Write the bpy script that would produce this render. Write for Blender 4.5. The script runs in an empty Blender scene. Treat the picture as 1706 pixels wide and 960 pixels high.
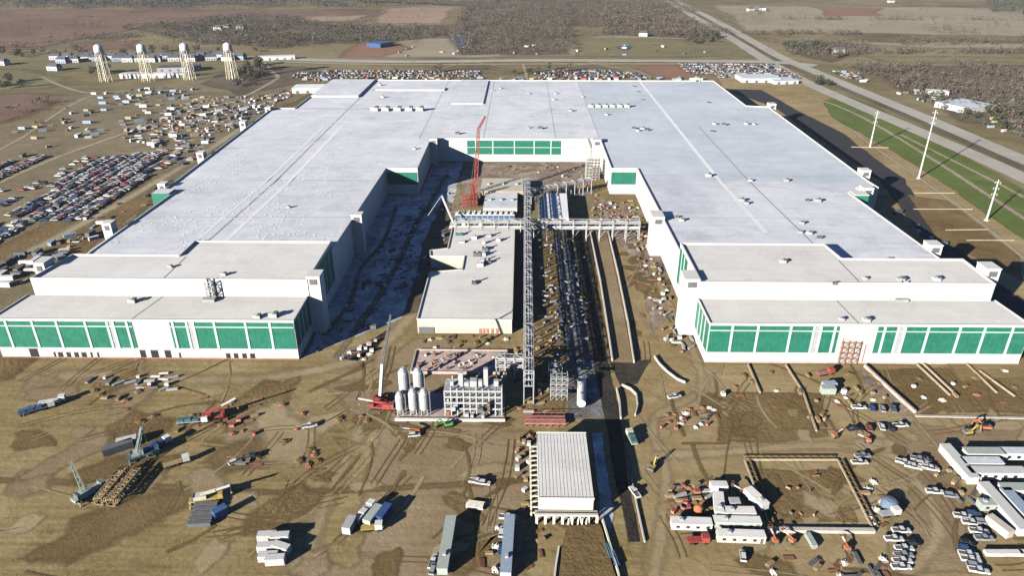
import bpy, bmesh, math, random
from mathutils import Vector, Matrix, noise as mnoise
R = random.Random(7)
rad = math.radians
# ------------------------------------------------------------------ camera, sky, sun, exposure
CAMH, FPX, CX, CY = 150.0, 1200.0, 853.0, 480.0
PIT = math.atan(588/FPX); YAW = math.atan(18/math.hypot(FPX, 588))
SC = bpy.context.scene
COL = SC.collection
cam = bpy.data.objects.new('camera', bpy.data.cameras.new('camera')); COL.objects.link(cam)
cam.location = (0, 0, CAMH); cam.rotation_euler = (math.pi/2-PIT, 0, YAW)
cam.data.sensor_width = 36; cam.data.lens = 36*FPX/1706; cam.data.clip_start = 1; cam.data.clip_end = 30000
SC.camera = cam
SUN_AZ, SUN_EL = 46.0, 17.5            # direction the shadows run towards, and height of the sun
W = bpy.data.worlds.new('World'); SC.world = W; W.use_nodes = True
nt = W.node_tree; nt.nodes.clear()
sky = nt.nodes.new('ShaderNodeTexSky'); sky.sky_type = 'NISHITA'; sky.sun_disc = False
sky.sun_elevation = rad(SUN_EL); sky.sun_rotation = rad(90-(SUN_AZ+180)); sky.altitude = 4000
sky.air_density = 0.8; sky.dust_density = 0.4; sky.ozone_density = 4.0
bg = nt.nodes.new('ShaderNodeBackground'); bg.inputs[1].default_value = 0.05
wo = nt.nodes.new('ShaderNodeOutputWorld'); nt.links.new(sky.outputs[0], bg.inputs[0]); nt.links.new(bg.outputs[0], wo.inputs[0])
sl = bpy.data.lights.new('sun', 'SUN'); sl.energy = 5.0; sl.angle = rad(0.5); sl.color = (1, .93, .82)
so = bpy.data.objects.new('sun', sl); COL.objects.link(so); so.location = (-300, -300, 300)
sd = Vector((math.cos(rad(SUN_AZ))*math.cos(rad(SUN_EL)), math.sin(rad(SUN_AZ))*math.cos(rad(SUN_EL)), -math.sin(rad(SUN_EL))))
so.rotation_euler = sd.to_track_quat('-Z', 'Y').to_euler()
SC.view_settings.view_transform = 'Standard'; SC.view_settings.look = 'None'
SC.view_settings.gamma = 1; SC.view_settings.use_curve_mapping = False
SC.view_settings.exposure = 1.25
SC.render.engine = 'CYCLES'; SC.cycles.diffuse_bounces = 0

# ------------------------------------------------------------------ helpers
def P(px, py, z=0.0):
    """ground (or height z) point that the photograph shows at a pixel"""
    a = (px-CX)/FPX; b = -(py-CY)/FPX
    s, c = math.sin(PIT), math.cos(PIT)
    x, y, w = a, b*s+c, b*c-s
    cz, sz = math.cos(YAW), math.sin(YAW)
    x, y = x*cz-y*sz, x*sz+y*cz
    t = (z-CAMH)/w
    return x*t, y*t

def material(name, rgb, rough=.85, var=.12, scale=.5, metal=0.0, bump=0.0, col2=None, spec=.3, detail=6):
    m = bpy.data.materials.new(name); m.use_nodes = True
    n = m.node_tree; b = n.nodes['Principled BSDF']; b.inputs['Roughness'].default_value = rough
    b.inputs['Metallic'].default_value = metal; b.inputs['Specular IOR Level'].default_value = spec
    tc = n.nodes.new('ShaderNodeNewGeometry') if var or bump else None
    if var:
        ns = n.nodes.new('ShaderNodeTexNoise'); ns.inputs['Scale'].default_value = scale; ns.inputs['Detail'].default_value = detail
        ns.inputs['Roughness'].default_value = .65
        n.links.new(tc.outputs['Position'], ns.inputs['Vector'])
        cr = n.nodes.new('ShaderNodeValToRGB')
        c2 = col2 or tuple(min(1, v*(1+var)) for v in rgb)
        c1 = tuple(v*(1-var) for v in rgb) if not col2 else rgb
        cr.color_ramp.elements[0].position = .33; cr.color_ramp.elements[1].position = .67
        cr.color_ramp.elements[0].color = (*c1, 1); cr.color_ramp.elements[1].color = (*c2, 1)
        n.links.new(ns.outputs[0], cr.inputs[0]); n.links.new(cr.outputs[0], b.inputs['Base Color'])
        if bump:
            bp = n.nodes.new('ShaderNodeBump'); bp.inputs['Strength'].default_value = bump; bp.inputs['Distance'].default_value = .5
            n.links.new(ns.outputs[0], bp.inputs['Height']); n.links.new(bp.outputs[0], b.inputs['Normal'])
    else:
        b.inputs['Base Color'].default_value = (*rgb, 1)
    return m

def soil(name, cols, scales=(.012, .12, 1.3), bump=.5, rough=.95, weights=(.5, .3, .2), streak=None, dist=.6):
    """layered earth: three sizes of noise mixed into a colour ramp, optional wheel-track streaks"""
    m = bpy.data.materials.new(name); m.use_nodes = True
    n = m.node_tree; L = n.links.new; b = n.nodes['Principled BSDF']
    b.inputs['Roughness'].default_value = rough; b.inputs['Specular IOR Level'].default_value = .15
    g = n.nodes.new('ShaderNodeNewGeometry')
    acc = None
    fine = None
    for s, w in zip(scales, weights):
        t = n.nodes.new('ShaderNodeTexNoise'); t.inputs['Scale'].default_value = s; t.inputs['Detail'].default_value = 5
        t.inputs['Roughness'].default_value = .62; t.inputs['Distortion'].default_value = dist
        L(g.outputs['Position'], t.inputs['Vector'])
        k = n.nodes.new('ShaderNodeMath'); k.operation = 'MULTIPLY'; k.inputs[1].default_value = w; L(t.outputs[0], k.inputs[0])
        if acc is None: acc = k
        else:
            a = n.nodes.new('ShaderNodeMath'); a.operation = 'ADD'; L(acc.outputs[0], a.inputs[0]); L(k.outputs[0], a.inputs[1]); acc = a
        fine = t
    if streak:
        for ang, amt in streak:
            mp = n.nodes.new('ShaderNodeMapping'); mp.inputs['Rotation'].default_value[2] = rad(ang)
            mp.inputs['Scale'].default_value = (.018, .55, 1); L(g.outputs['Position'], mp.inputs['Vector'])
            t = n.nodes.new('ShaderNodeTexNoise'); t.inputs['Scale'].default_value = 1; t.inputs['Detail'].default_value = 3; t.inputs['Distortion'].default_value = .35
            L(mp.outputs[0], t.inputs['Vector'])
            k = n.nodes.new('ShaderNodeMath'); k.operation = 'MULTIPLY_ADD'; k.inputs[1].default_value = amt; k.inputs[2].default_value = -amt/2
            L(t.outputs[0], k.inputs[0])
            a = n.nodes.new('ShaderNodeMath'); a.operation = 'ADD'; L(acc.outputs[0], a.inputs[0]); L(k.outputs[0], a.inputs[1]); acc = a
    cr = n.nodes.new('ShaderNodeValToRGB'); el = cr.color_ramp.elements
    lo, hi = .36, .64
    while len(el) < len(cols): el.new(.5)
    for i, c in enumerate(cols):
        el[i].position = lo+(hi-lo)*i/(len(cols)-1); el[i].color = (*c, 1)
    L(acc.outputs[0], cr.inputs[0]); L(cr.outputs[0], b.inputs['Base Color'])
    if bump:
        bp = n.nodes.new('ShaderNodeBump'); bp.inputs['Strength'].default_value = bump; bp.inputs['Distance'].default_value = .6
        L(fine.outputs[0], bp.inputs['Height']); L(bp.outputs[0], b.inputs['Normal'])
    return m

M = {}
def mk(k, *a, **kw): M[k] = material(k, *a, **kw)
mk('white', (.60, .59, .57), .6, .05, .15); mk('white2', (.52, .52, .51), .6, .08, .8)
mk('cream', (.50, .47, .38), .8, .12, .6)
mk('green', (.022, .165, .105), .6, .10, .35, detail=3); mk('green_dark', (.02, .12, .08), .6, .1, .35)
mk('mull', (.42, .55, .50), .6, .04, .3); mk('grey', (.33, .34, .35), .7, .12, .6); mk('dgrey', (.12, .125, .13), .7, .15, .8)
mk('steel', (.36, .37, .41), .55, .12, .7, metal=.2); mk('galv', (.40, .41, .42), .6, .1, 1.0, metal=.1)
mk('black', (.02, .02, .022), .6, 0); mk('tyre', (.025, .025, .027), .9, 0); mk('glass', (.02, .03, .04), .12, 0, spec=.6)
mk('red', (.30, .06, .05), .5, .1, 1); mk('pinkred', (.36, .16, .13), .7, .15, .5); mk('orange', (.42, .14, .06), .55, .15, 1.5)
mk('yellow', (.40, .30, .08), .5, .1, 1.5); mk('blue', (.05, .11, .24), .5, .1, 1); mk('teal', (.06, .13, .15), .5, .1, 1); mk('paleblue', (.27, .34, .42), .5, .1, 1)
mk('lime', (.10, .38, .08), .5, .1, 1); mk('palegreen', (.34, .39, .35), .6, .1, 1)
mk('rust', (.26, .12, .07), .9, .25, 1.2); mk('wood', (.30, .22, .12), .9, .2, 1.5); mk('tan', (.36, .30, .21), .9, .15, .6)
mk('conc', (.46, .43, .38), .9, .12, .4, bump=.2); mk('concpink', (.46, .36, .32), .9, .2, .35, bump=.2); mk('conclight', (.60, .57, .50), .9, .1, .4)
mk('silver', (.45, .46, .48), .35, .05, 2, metal=.4); mk('shade_asphalt', (.032, .032, .034), .9, .25, .3); mk('paint_white', (.75, .75, .72), .6, 0)  # asphalt is near black, darkened to carry shade in its colour
mk('navy', (.04, .08, .20), .4, 0); mk('maroon', (.28, .08, .06), .4, 0); mk('beige', (.42, .38, .30), .5, 0)
mk('bluegrey', (.13, .18, .25), .5, .1, 1); mk('tray', (.09, .10, .17), .6, .1, 1); mk('bark', (.12, .09, .07), .95, .2, 2); mk('shingle', (.085, .09, .105), .9, .2, 1); mk('tower_paint', (.68, .62, .48), .6, .06, .5)
def joints(k, px_, py_, pz_, w, dark):
    m = M[k]; n = m.node_tree; L = n.links.new; b = n.nodes['Principled BSDF']; src = b.inputs['Base Color'].links[0].from_socket
    g = n.nodes.new('ShaderNodeNewGeometry'); sp = n.nodes.new('ShaderNodeSeparateXYZ'); L(g.outputs['Position'], sp.inputs[0]); acc = None
    for i, p in enumerate((px_, py_, pz_)):
        if not p: continue
        d = n.nodes.new('ShaderNodeMath'); d.operation = 'DIVIDE'; d.inputs[1].default_value = p; L(sp.outputs[i], d.inputs[0])
        f = n.nodes.new('ShaderNodeMath'); f.operation = 'FRACT'; L(d.outputs[0], f.inputs[0])
        c = n.nodes.new('ShaderNodeMath'); c.operation = 'LESS_THAN'; c.inputs[1].default_value = w/p; L(f.outputs[0], c.inputs[0])
        if acc is None: acc = c
        else: a = n.nodes.new('ShaderNodeMath'); a.operation = 'MAXIMUM'; L(acc.outputs[0], a.inputs[0]); L(c.outputs[0], a.inputs[1]); acc = a
    mx = n.nodes.new('ShaderNodeMix'); mx.data_type = 'RGBA'; mx.blend_type = 'MULTIPLY'; mx.inputs[7].default_value = (dark, dark, dark, 1)
    L(acc.outputs[0], mx.inputs[0]); L(src, mx.inputs[6]); L(mx.outputs[2], b.inputs['Base Color'])
mk('wall_panel', (.60, .59, .57), .6, .07, .12); joints('wall_panel', 7.3, 7.3, 8.1, .16, .80)
mk('green_clad', (.021, .148, .100), .45, .16, .5, detail=3); joints('green_clad', 1.9, 1.9, 3.9, .12, .72)
M['soil_pale'] = soil('soil_pale', [(.25, .185, .10), (.32, .25, .145), (.39, .315, .20)], (.03, .15, .8), bump=.25)
M['soil_dark'] = soil('soil_dark', [(.115, .078, .033), (.16, .112, .050), (.205, .148, .07)], (.03, .15, .8), bump=.35)
mk('plastic', (.55, .58, .62), .5, .15, 1.0)
M['roof'] = soil('roof', [(.46, .48, .53), (.63, .65, .69), (.77, .78, .80)], (.02, .10, .9), bump=.05, rough=.7, weights=(.4, .3, .3), streak=((90, .16), (0, .10)))
M['roof_grey'] = soil('roof_grey', [(.57, .56, .535), (.66, .65, .625), (.74, .73, .70)], (.03, .10, .9), bump=.05, rough=.75, weights=(.4, .3, .3), streak=((90, .14), (0, .16)))
M['roof_blue'] = soil('roof_blue', [(.44, .49, .545), (.53, .58, .635), (.62, .66, .71)], (.02, .10, .9), bump=.05, rough=.7, streak=((90, .16), (0, .10)))
M['frost'] = soil('frost', [(.66, .67, .69), (.76, .77, .79), (.82, .83, .84)], (.05, .4, 1.6), bump=.1, rough=.8)
M['dirt'] = soil('dirt', [(.155, .114, .048), (.235, .178, .080), (.305, .238, .12), (.38, .31, .18)], (.011, .07, .55), bump=.3, weights=(.42, .33, .25), streak=((38, .16), (-4, .22), (82, .10)))
M['dirt_brown'] = soil('dirt_brown', [(.12, .078, .032), (.175, .12, .053), (.235, .17, .085)], (.03, .12, .6), bump=.7, streak=((70, .12),))
M['dirt_grey'] = soil('dirt_grey', [(.195, .14, .075), (.26, .195, .115), (.32, .255, .165)], (.02, .1, .6), bump=.3, streak=((85, .18), (20, .12)))
M['dirt_right'] = soil('dirt_right', [(.205, .148, .066), (.30, .225, .115), (.38, .305, .175)], (.015, .08, .5), bump=.3, weights=(.4, .35, .25), streak=((80, .2), (10, .12)))
M['grassland'] = soil('grassland', [(.10, .085, .036), (.165, .135, .065), (.235, .19, .105), (.29, .24, .145)], (.003, .018, .12), bump=.4, dist=1.2)
M['f_maroon'] = soil('f_maroon', [(.125, .075, .052), (.185, .118, .082), (.24, .165, .115)], (.004, .02, .15), bump=.3)
M['f_tan'] = soil('f_tan', [(.25, .21, .14), (.31, .265, .185), (.36, .315, .23)], (.004, .02, .15), bump=.3)
M['f_peach'] = soil('f_peach', [(.28, .19, .13), (.33, .235, .165), (.36, .275, .20)], (.004, .02, .15), bump=.3)
M['f_olive'] = soil('f_olive', [(.145, .13, .065), (.20, .175, .09), (.27, .235, .135)], (.006, .03, .2), bump=.3)
M['f_green'] = soil('f_green', [(.085, .105, .028), (.105, .145, .032), (.15, .175, .06)], (.02, .08, .4), bump=.4, streak=((-60, .25),))
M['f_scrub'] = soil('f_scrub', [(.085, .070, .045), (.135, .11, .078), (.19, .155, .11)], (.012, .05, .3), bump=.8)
M['f_redbrown'] = soil('f_redbrown', [(.22, .11, .075), (.26, .15, .10), (.28, .18, .13)], (.004, .02, .15), bump=.3)
M['track'] = soil('track', [(.28, .235, .15), (.34, .295, .20), (.39, .345, .25)], (.02, .1, .6), bump=.3)
M['roadconc'] = soil('roadconc', [(.33, .31, .26), (.39, .37, .32), (.43, .415, .37)], (.02, .1, .6), bump=.1)
M['lotground'] = soil('lotground', [(.14, .11, .062), (.20, .165, .10), (.27, .225, .145)], (.02, .1, .6), bump=.5, streak=((80, .2),))
M['slabblue'] = soil('slabblue', [(.12, .125, .13), (.44, .46, .49), (.82, .84, .88)], (.07, .3, 1.4), bump=.4)
M['paved_shade'] = soil('paved_shade', [(.07, .065, .055), (.17, .165, .16), (.46, .49, .53)], (.06, .3, 1.4), bump=.6)
M['strip_shade'] = soil('strip_shade', [(.022, .020, .018), (.045, .040, .034), (.085, .070, .052)], (.05, .3, 1.2), bump=.8)  # near-black: shade of rack and long building put into the colour
M['rubble'] = soil('rubble', [(.12, .09, .06), (.28, .22, .17), (.50, .44, .38)], (.08, .5, 2.0), bump=1.0)
for k, c1, c2 in (('crown_brown', (.085, .065, .048), (.16, .125, .095)), ('crown_grey', (.08, .072, .065), (.145, .135, .122)), ('crown_green', (.035, .045, .022), (.09, .095, .05)), ('crown_blue', (.04, .055, .060), (.085, .10, .105))):
    M[k] = material(k, c1, .95, .3, .35, col2=c2)

joints('roof', 12.3, 30.7, 0, .35, .93); joints('roof_blue', 12.3, 30.7, 0, .35, .93); joints('roof_grey', 9.7, 8.3, 0, .22, .93)
def soften(k):
    """same surface, breaking up into the ground below along its edge"""
    if k+'_soft' in M: return k+'_soft'
    m = M[k].copy(); m.name = k+'_soft'; n = m.node_tree; L = n.links.new
    b = n.nodes['Principled BSDF']; out = n.nodes['Material Output']
    at_ = n.nodes.new('ShaderNodeAttribute'); at_.attribute_name = 'edge'
    g = n.nodes.new('ShaderNodeNewGeometry'); t = n.nodes.new('ShaderNodeTexNoise'); t.inputs['Scale'].default_value = .22; t.inputs['Detail'].default_value = 7; t.inputs['Roughness'].default_value = .7
    L(g.outputs['Position'], t.inputs['Vector'])
    a = n.nodes.new('ShaderNodeMath'); a.operation = 'MULTIPLY_ADD'; L(at_.outputs['Fac'], a.inputs[0]); a.inputs[1].default_value = .85; L(t.outputs[0], a.inputs[2])
    c = n.nodes.new('ShaderNodeMapRange'); L(a.outputs[0], c.inputs[0]); c.inputs[1].default_value = .66; c.inputs[2].default_value = 1.2; c.inputs[3].default_value = 0; c.inputs[4].default_value = 1
    tr = n.nodes.new('ShaderNodeBsdfTransparent'); mx = n.nodes.new('ShaderNodeMixShader'); L(c.outputs[0], mx.inputs[0]); L(tr.outputs[0], mx.inputs[1]); L(b.outputs[0], mx.inputs[2]); L(mx.outputs[0], out.inputs['Surface'])
    M[k+'_soft'] = m; return k+'_soft'
def edge_attr(me, vals):
    a = me.attributes.new('edge', 'FLOAT', 'POINT'); a.data.foreach_set('value', vals)

LOC = {}
class MB:
    def __init__(s): s.v = []; s.f = []; s.m = []; s.mats = []
    def mi(s, k):
        if k not in s.mats: s.mats.append(k)
        return s.mats.index(k)
    def add(s, vs, fs, k):
        o = len(s.v); s.v += [tuple(v) for v in vs]; i = s.mi(k)
        for f in fs: s.f.append(tuple(a+o for a in f)); s.m.append(i)
    def bx(s, x0, x1, y0, y1, z0, z1, k):
        s.add([(x0,y0,z0),(x1,y0,z0),(x1,y1,z0),(x0,y1,z0),(x0,y0,z1),(x1,y0,z1),(x1,y1,z1),(x0,y1,z1)],
              [(3,2,1,0),(4,5,6,7),(0,1,5,4),(1,2,6,5),(2,3,7,6),(3,0,4,7)], k)
    def rbx(s, cx, cy, z0, lx, ly, h, rz, k, top=1.0):
        c, q = math.cos(rz), math.sin(rz); vs = []
        for z, t in ((z0, 1), (z0+h, top)):
            for a, b in ((-1,-1),(1,-1),(1,1),(-1,1)):
                x, y = a*lx/2*t, b*ly/2*t; vs.append((cx+x*c-y*q, cy+x*q+y*c, z))
        s.add(vs, [(3,2,1,0),(4,5,6,7),(0,1,5,4),(1,2,6,5),(2,3,7,6),(3,0,4,7)], k)
    def prism(s, poly, z0, z1, k, ktop=None, bottom=False):
        n = len(poly); zf = z1 if callable(z1) else (lambda x, y: z1); z0f = z0 if callable(z0) else (lambda x, y: z0)
        vs = [(x, y, z0f(x, y)) for x, y in poly]+[(x, y, zf(x, y)) for x, y in poly]
        s.add(vs, [(i, (i+1) % n, (i+1) % n+n, i+n) for i in range(n)], k)
        s.add(vs[n:], [tuple(range(n))], ktop or k)
        if bottom: s.add(vs[:n], [tuple(range(n))[::-1]], k)
    def beam(s, p, q, w, k, h=None):
        p, q = Vector(p), Vector(q); d = q-p
        if d.length < 1e-6: return
        d.normalize(); up = Vector((0, 0, 1)) if abs(d.z) < .95 else Vector((1, 0, 0))
        a = d.cross(up).normalized(); b = a.cross(d).normalized(); h = h or w
        vs = []
        for o in (p, q):
            for i, j in ((-1,-1),(1,-1),(1,1),(-1,1)): vs.append(o+a*(i*w/2)+b*(j*h/2))
        s.add(vs, [(3,2,1,0),(4,5,6,7),(0,1,5,4),(1,2,6,5),(2,3,7,6),(3,0,4,7)], k)
    def tube(s, p, q, r, k, n=8, r2=None, cap=True):
        p, q = Vector(p), Vector(q); d = (q-p).normalized(); up = Vector((0, 0, 1)) if abs(d.z) < .95 else Vector((1, 0, 0))
        a = d.cross(up).normalized(); b = a.cross(d); r2 = r if r2 is None else r2
        vs = [p+(a*math.cos(t)+b*math.sin(t))*r for t in [2*math.pi*i/n for i in range(n)]]+[q+(a*math.cos(t)+b*math.sin(t))*r2 for t in [2*math.pi*i/n for i in range(n)]]
        fs = [(i, (i+1) % n, (i+1) % n+n, i+n) for i in range(n)]
        if cap: fs += [tuple(range(n))[::-1], tuple(range(n, 2*n))]
        s.add(vs, fs, k)
    def lathe(s, cx, cy, prof, k, n=14):
        vs = []; fs = []
        for r, z in prof:
            for i in range(n): t = 2*math.pi*i/n; vs.append((cx+r*math.cos(t), cy+r*math.sin(t), z))
        for j in range(len(prof)-1):
            for i in range(n): fs.append((j*n+i, j*n+(i+1) % n, (j+1)*n+(i+1) % n, (j+1)*n+i))
        s.add(vs, fs, k)
    def lattice(s, p, q, w, n, k, t=.12, w2=None):
        p, q = Vector(p), Vector(q); d = (q-p).normalized(); up = Vector((0, 0, 1)) if abs(d.z) < .95 else Vector((1, 0, 0))
        a = d.cross(up).normalized(); b = a.cross(d); w2 = w2 or w
        pts = []
        for i in range(n+1):
            f = i/n; ww = (w+(w2-w)*f)/2; o = p.lerp(q, f)
            pts.append([o+a*ww*x+b*ww*y for x, y in ((-1,-1),(1,-1),(1,1),(-1,1))])
        for c in range(4): s.beam(pts[0][c], pts[-1][c], t*1.6, k)
        for i in range(n):
            for c in range(4):
                c2 = (c+1) % 4
                s.beam(pts[i][c], pts[i][c2], t, k)
                s.beam(pts[i][c], pts[i+1][c2], t, k) if (i+c) % 2 else s.beam(pts[i][c2], pts[i+1][c], t, k)
    def build(s, name, parent=None, label=None, cat=None, group=None, kind=None, loc=None, smooth=False):
        me = bpy.data.meshes.new(name)
        off = (0, 0, 0)
        if parent is not None: off = LOC.get(parent.name, (0, 0, 0))
        elif loc is not None: off = loc
        me.from_pydata([(x-off[0], y-off[1], z-off[2]) for x, y, z in s.v], [], s.f)
        for k in s.mats: me.materials.append(M[k])
        me.polygons.foreach_set('material_index', s.m)
        if smooth: me.polygons.foreach_set('use_smooth', [True]*len(me.polygons))
        o = bpy.data.objects.new(name, me); COL.objects.link(o)
        if parent is not None: o.parent = parent; LOC[o.name] = off
        elif loc is not None: o.location = loc; LOC[o.name] = loc
        tag(o, label, cat, group, kind)
        return o
def tag(o, label=None, cat=None, group=None, kind=None):
    if label: o['label'] = label
    if cat: o['category'] = cat
    if group: o['group'] = group
    if kind: o['kind'] = kind
def thing(name, label, cat, loc=(0,0,0), group=None):
    o = bpy.data.objects.new(name, None); COL.objects.link(o); o.location = loc; o.empty_display_size = .5
    LOC[o.name] = tuple(loc); tag(o, label, cat, group); return o
def dup(root, loc, rz=0, label=None, group=None, sc=None):
    r = root.copy(); COL.objects.link(r); r.location = loc; r.rotation_euler = (0, 0, rz)
    if label: r['label'] = label
    if group: r['group'] = group
    if sc: r.scale = (sc, sc, sc)
    for ch in list(root.children):
        c = ch.copy(); COL.objects.link(c); c.parent = r
        for g in list(ch.children):
            d = g.copy(); COL.objects.link(d); d.parent = c
    return r
class Proto:
    """first use moves the prototype itself, later uses copy it"""
    def __init__(s, root): s.r = root; s.used = False
    def put(s, loc, rz=0, label=None, group=None, sc=None):
        if not s.used:
            s.used = True; r = s.r; r.location = loc; r.rotation_euler = (0, 0, rz)
            if label: r['label'] = label
            if group: r['group'] = group
            if sc: r.scale = (sc, sc, sc)
            s.sc = sc
            return r
        r = dup(s.r, loc, rz, label, group, sc)
        if not sc: r.scale = (1, 1, 1)
        if group is None and 'group' in r: del r['group']
        return r

def inside(x, y, poly):
    c = False; j = len(poly)-1
    for i in range(len(poly)):
        xi, yi = poly[i]; xj, yj = poly[j]
        if (yi > y) != (yj > y) and x < (xj-xi)*(y-yi)/(yj-yi)+xi: c = not c
        j = i
    return c
def W2(pts, z=0): return [P(x, y, z) for x, y in pts]
def ragged(poly, amp, step):
    out = []
    for i in range(len(poly)):
        a = Vector(poly[i]); b = Vector(poly[(i+1) % len(poly)]); L = (b-a).length; n = max(1, min(60, int(L/step)))
        for k in range(n):
            p = a.lerp(b, k/n)
            q = mnoise.noise_vector(Vector((p.x/step*.7, p.y/step*.7, 3.1)))
            out.append((p.x+q.x*amp, p.y+q.y*amp))
    return out
def patch(name, k, pts, z, amp=0, step=12, world=False, soft=None):
    if soft is None: soft = 1.2*amp
    if soft: k = soften(k)
    poly = pts if world else W2(pts)
    if amp: poly = ragged(poly, amp, step)
    bm = bmesh.new(); vs = [bm.verts.new((x, y, z)) for x, y in poly]
    A = sum(poly[i][0]*poly[(i+1) % len(poly)][1]-poly[(i+1) % len(poly)][0]*poly[i][1] for i in range(len(poly)))
    if A < 0: vs = vs[::-1]
    outer = set(vs); f0 = bm.faces.new(vs)
    bm.normal_update()
    if soft: bmesh.ops.inset_region(bm, faces=[f0], thickness=soft, use_even_offset=False, use_boundary=True)
    for v in bm.verts: v.co.z = z
    vals = {v: (0.0 if v.is_boundary and soft else 1.0) for v in bm.verts}
    bmesh.ops.triangulate(bm, faces=bm.faces, ngon_method='EAR_CLIP')
    bm.verts.index_update(); ev = [vals.get(v, 1.0) for v in bm.verts]
    bmesh.ops.recalc_face_normals(bm, faces=bm.faces)
    for f in bm.faces:
        if f.normal.z < 0: f.normal_flip()
    me = bpy.data.meshes.new(name); bm.to_mesh(me); bm.free(); me.materials.append(M[k]); edge_attr(me, ev)
    o = bpy.data.objects.new(name, me); COL.objects.link(o); o['kind'] = 'structure'; return o
def road(name, k, pts, w, z, soft=False, world=False, w2=None):
    pp = [Vector(p) for p in (pts if world else W2(pts))]
    # smooth polyline
    sm = []
    for i in range(len(pp)-1):
        p0 = pp[max(0, i-1)]; p1 = pp[i]; p2 = pp[i+1]; p3 = pp[min(len(pp)-1, i+2)]
        for t in [j/6 for j in range(6)]:
            sm.append(.5*((2*p1)+(-p0+p2)*t+(2*p0-5*p1+4*p2-p3)*t*t+(-p0+3*p1-3*p2+p3)*t**3))
    sm.append(pp[-1]); mb = MB(); vs = []; n = len(sm)
    for i, p in enumerate(sm):
        d = (sm[min(n-1, i+1)]-sm[max(0, i-1)]).normalized(); a = Vector((-d.y, d.x)); ww = w+((w2-w)*i/(n-1) if w2 else 0)
        if soft: ww *= 1+.25*mnoise.noise(Vector((p.x*.15, p.y*.15, z*9)))
        vs += [(p.x+a.x*ww/2, p.y+a.y*ww/2, z), (p.x, p.y, z), (p.x-a.x*ww/2, p.y-a.y*ww/2, z)]
    mb.add(vs, [f for i in range(n-1) for f in ((3*i+1, 3*i+4, 3*i+3, 3*i), (3*i+2, 3*i+5, 3*i+4, 3*i+1))], soften(k) if soft else k)
    o = mb.build(name, kind='structure'); edge_attr(o.data, [0., 1., 0.]*n); return o

# ------------------------------------------------------------------ ground, fields, roads
g = MB(); g.add([(-2500,-250,0),(2500,-250,0),(2500,3500,0),(-2500,3500,0)], [(0,1,2,3)], 'grassland'); g.build('ground', kind='structure')
far = [
 ('f_maroon', [(-400,16),(300,15),(640,14),(650,34),(450,42),(250,44),(60,82),(-400,92)]),
 ('f_olive', [(-400,95),(60,84),(140,88),(430,100),(470,112),(440,128),(100,120),(-400,125)]),
 ('f_maroon', [(110,72),(230,66),(235,82),(115,84)]),
 ('f_olive', [(-300,120),(60,112),(130,128),(90,150),(0,152),(-300,160)]),
 ('f_maroon', [(-500,160),(40,152),(150,158),(110,180),(40,205),(-60,225),(-500,235)]),
 ('f_peach', [(640,12),(760,10),(750,40),(612,38)]),
 ('f_peach', [(500,26),(620,24),(600,34),(480,38)]),
 ('f_tan', [(640,60),(940,66),(1000,55),(1170,62),(1240,88),(1260,97),(560,96),(600,76)]),
 ('f_redbrown', [(590,62),(650,58),(700,80),(640,95),(560,95)]),
 ('f_maroon', [(860,68),(960,70),(960,92),(830,92)]),
 ('f_olive', [(955,62),(1260,64),(1290,97),(950,95)]),
 ('f_tan', [(1180,8),(1706,12),(1900,30),(1900,66),(1240,52)]),
 ('f_redbrown', [(1345,10),(1470,12),(1475,27),(1370,27)]),
 ('f_scrub', [(1000,28),(1140,28),(1240,55),(1210,66),(1000,58)]),
 ('f_scrub', [(560,0),(1120,0),(1150,14),(1110,40),(960,46),(940,90),(760,92),(745,60),(640,62),(640,42),(755,40),(775,10)]),
 ('f_scrub', [(200,48),(430,22),(560,40),(740,46),(745,64),(580,72),(440,78),(300,70)]),
 ('f_tan', [(1290,66),(1900,72),(1900,84),(1560,82),(1350,72)]),
 ('f_olive', [(1440,92),(1900,94),(1900,108),(1480,106)]),
 ('f_scrub', [(1400,108),(1900,104),(1900,240),(1600,205),(1480,150)]),
 ('f_scrub', [(1296,66),(1440,70),(1480,92),(1390,105),(1325,92)]),
 ('f_olive', [(1300,120),(1450,165),(1360,165),(1330,145)]),
]
for i, (k, pts) in enumerate(far): patch('field', k, pts, .02+.012*i, 22, 60)
# right-hand side between freeway and factory
patch('dirt_ground', 'dirt_right', [(1190,128),(1340,130),(1420,165),(1560,265),(1800,420),(1900,620),(1600,640),(1280,240)], .30, 3, 14)
patch('grass_strip', 'f_green', [(1368,168),(1405,160),(1460,176),(1560,236),(1706,318),(1900,430),(1900,500),(1706,402),(1560,300),(1455,235),(1385,198)], .34, 2, 12)
patch('grass_strip', 'f_olive', [(1330,150),(1420,150),(1500,185),(1600,240),(1706,300),(1900,400),(1900,430),(1706,318),(1560,236),(1460,176),(1405,160)], .32, 2, 12)
road('gravel_track', 'track', [(1340,160),(1390,175),(1450,203),(1560,270),(1640,322),(1760,400)], 7, .36, soft=True)
road('gravel_track', 'track', [(1330,205),(1400,208),(1455,245),(1560,318),(1650,385),(1760,480)], 6, .38, soft=True)
road('freeway', 'roadconc', [(1060,-40),(1125,0),(1180,28),(1245,64),(1300,95),(1370,125),(1460,163),(1560,205),(1706,268),(1900,350)], 17, .62)
road('freeway', 'roadconc', [(1060,-28),(1110,0),(1160,30),(1228,70),(1270,97),(1330,131),(1420,172),(1520,215),(1690,290),(1900,395)], 17, .60)
road('freeway_median', 'f_scrub', [(1200,48),(1262,82),(1318,112),(1400,147),(1520,198),(1700,280),(1900,372)], 9, .58)
road('side_road', 'track', [(1500,225),(1600,275),(1706,330),(1800,385)], 6, .56, soft=True)
road('highway', 'roadconc', [(330,92),(430,97),(640,103),(900,101),(1150,102),(1290,104),(1360,110)], 22, .64)
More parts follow.
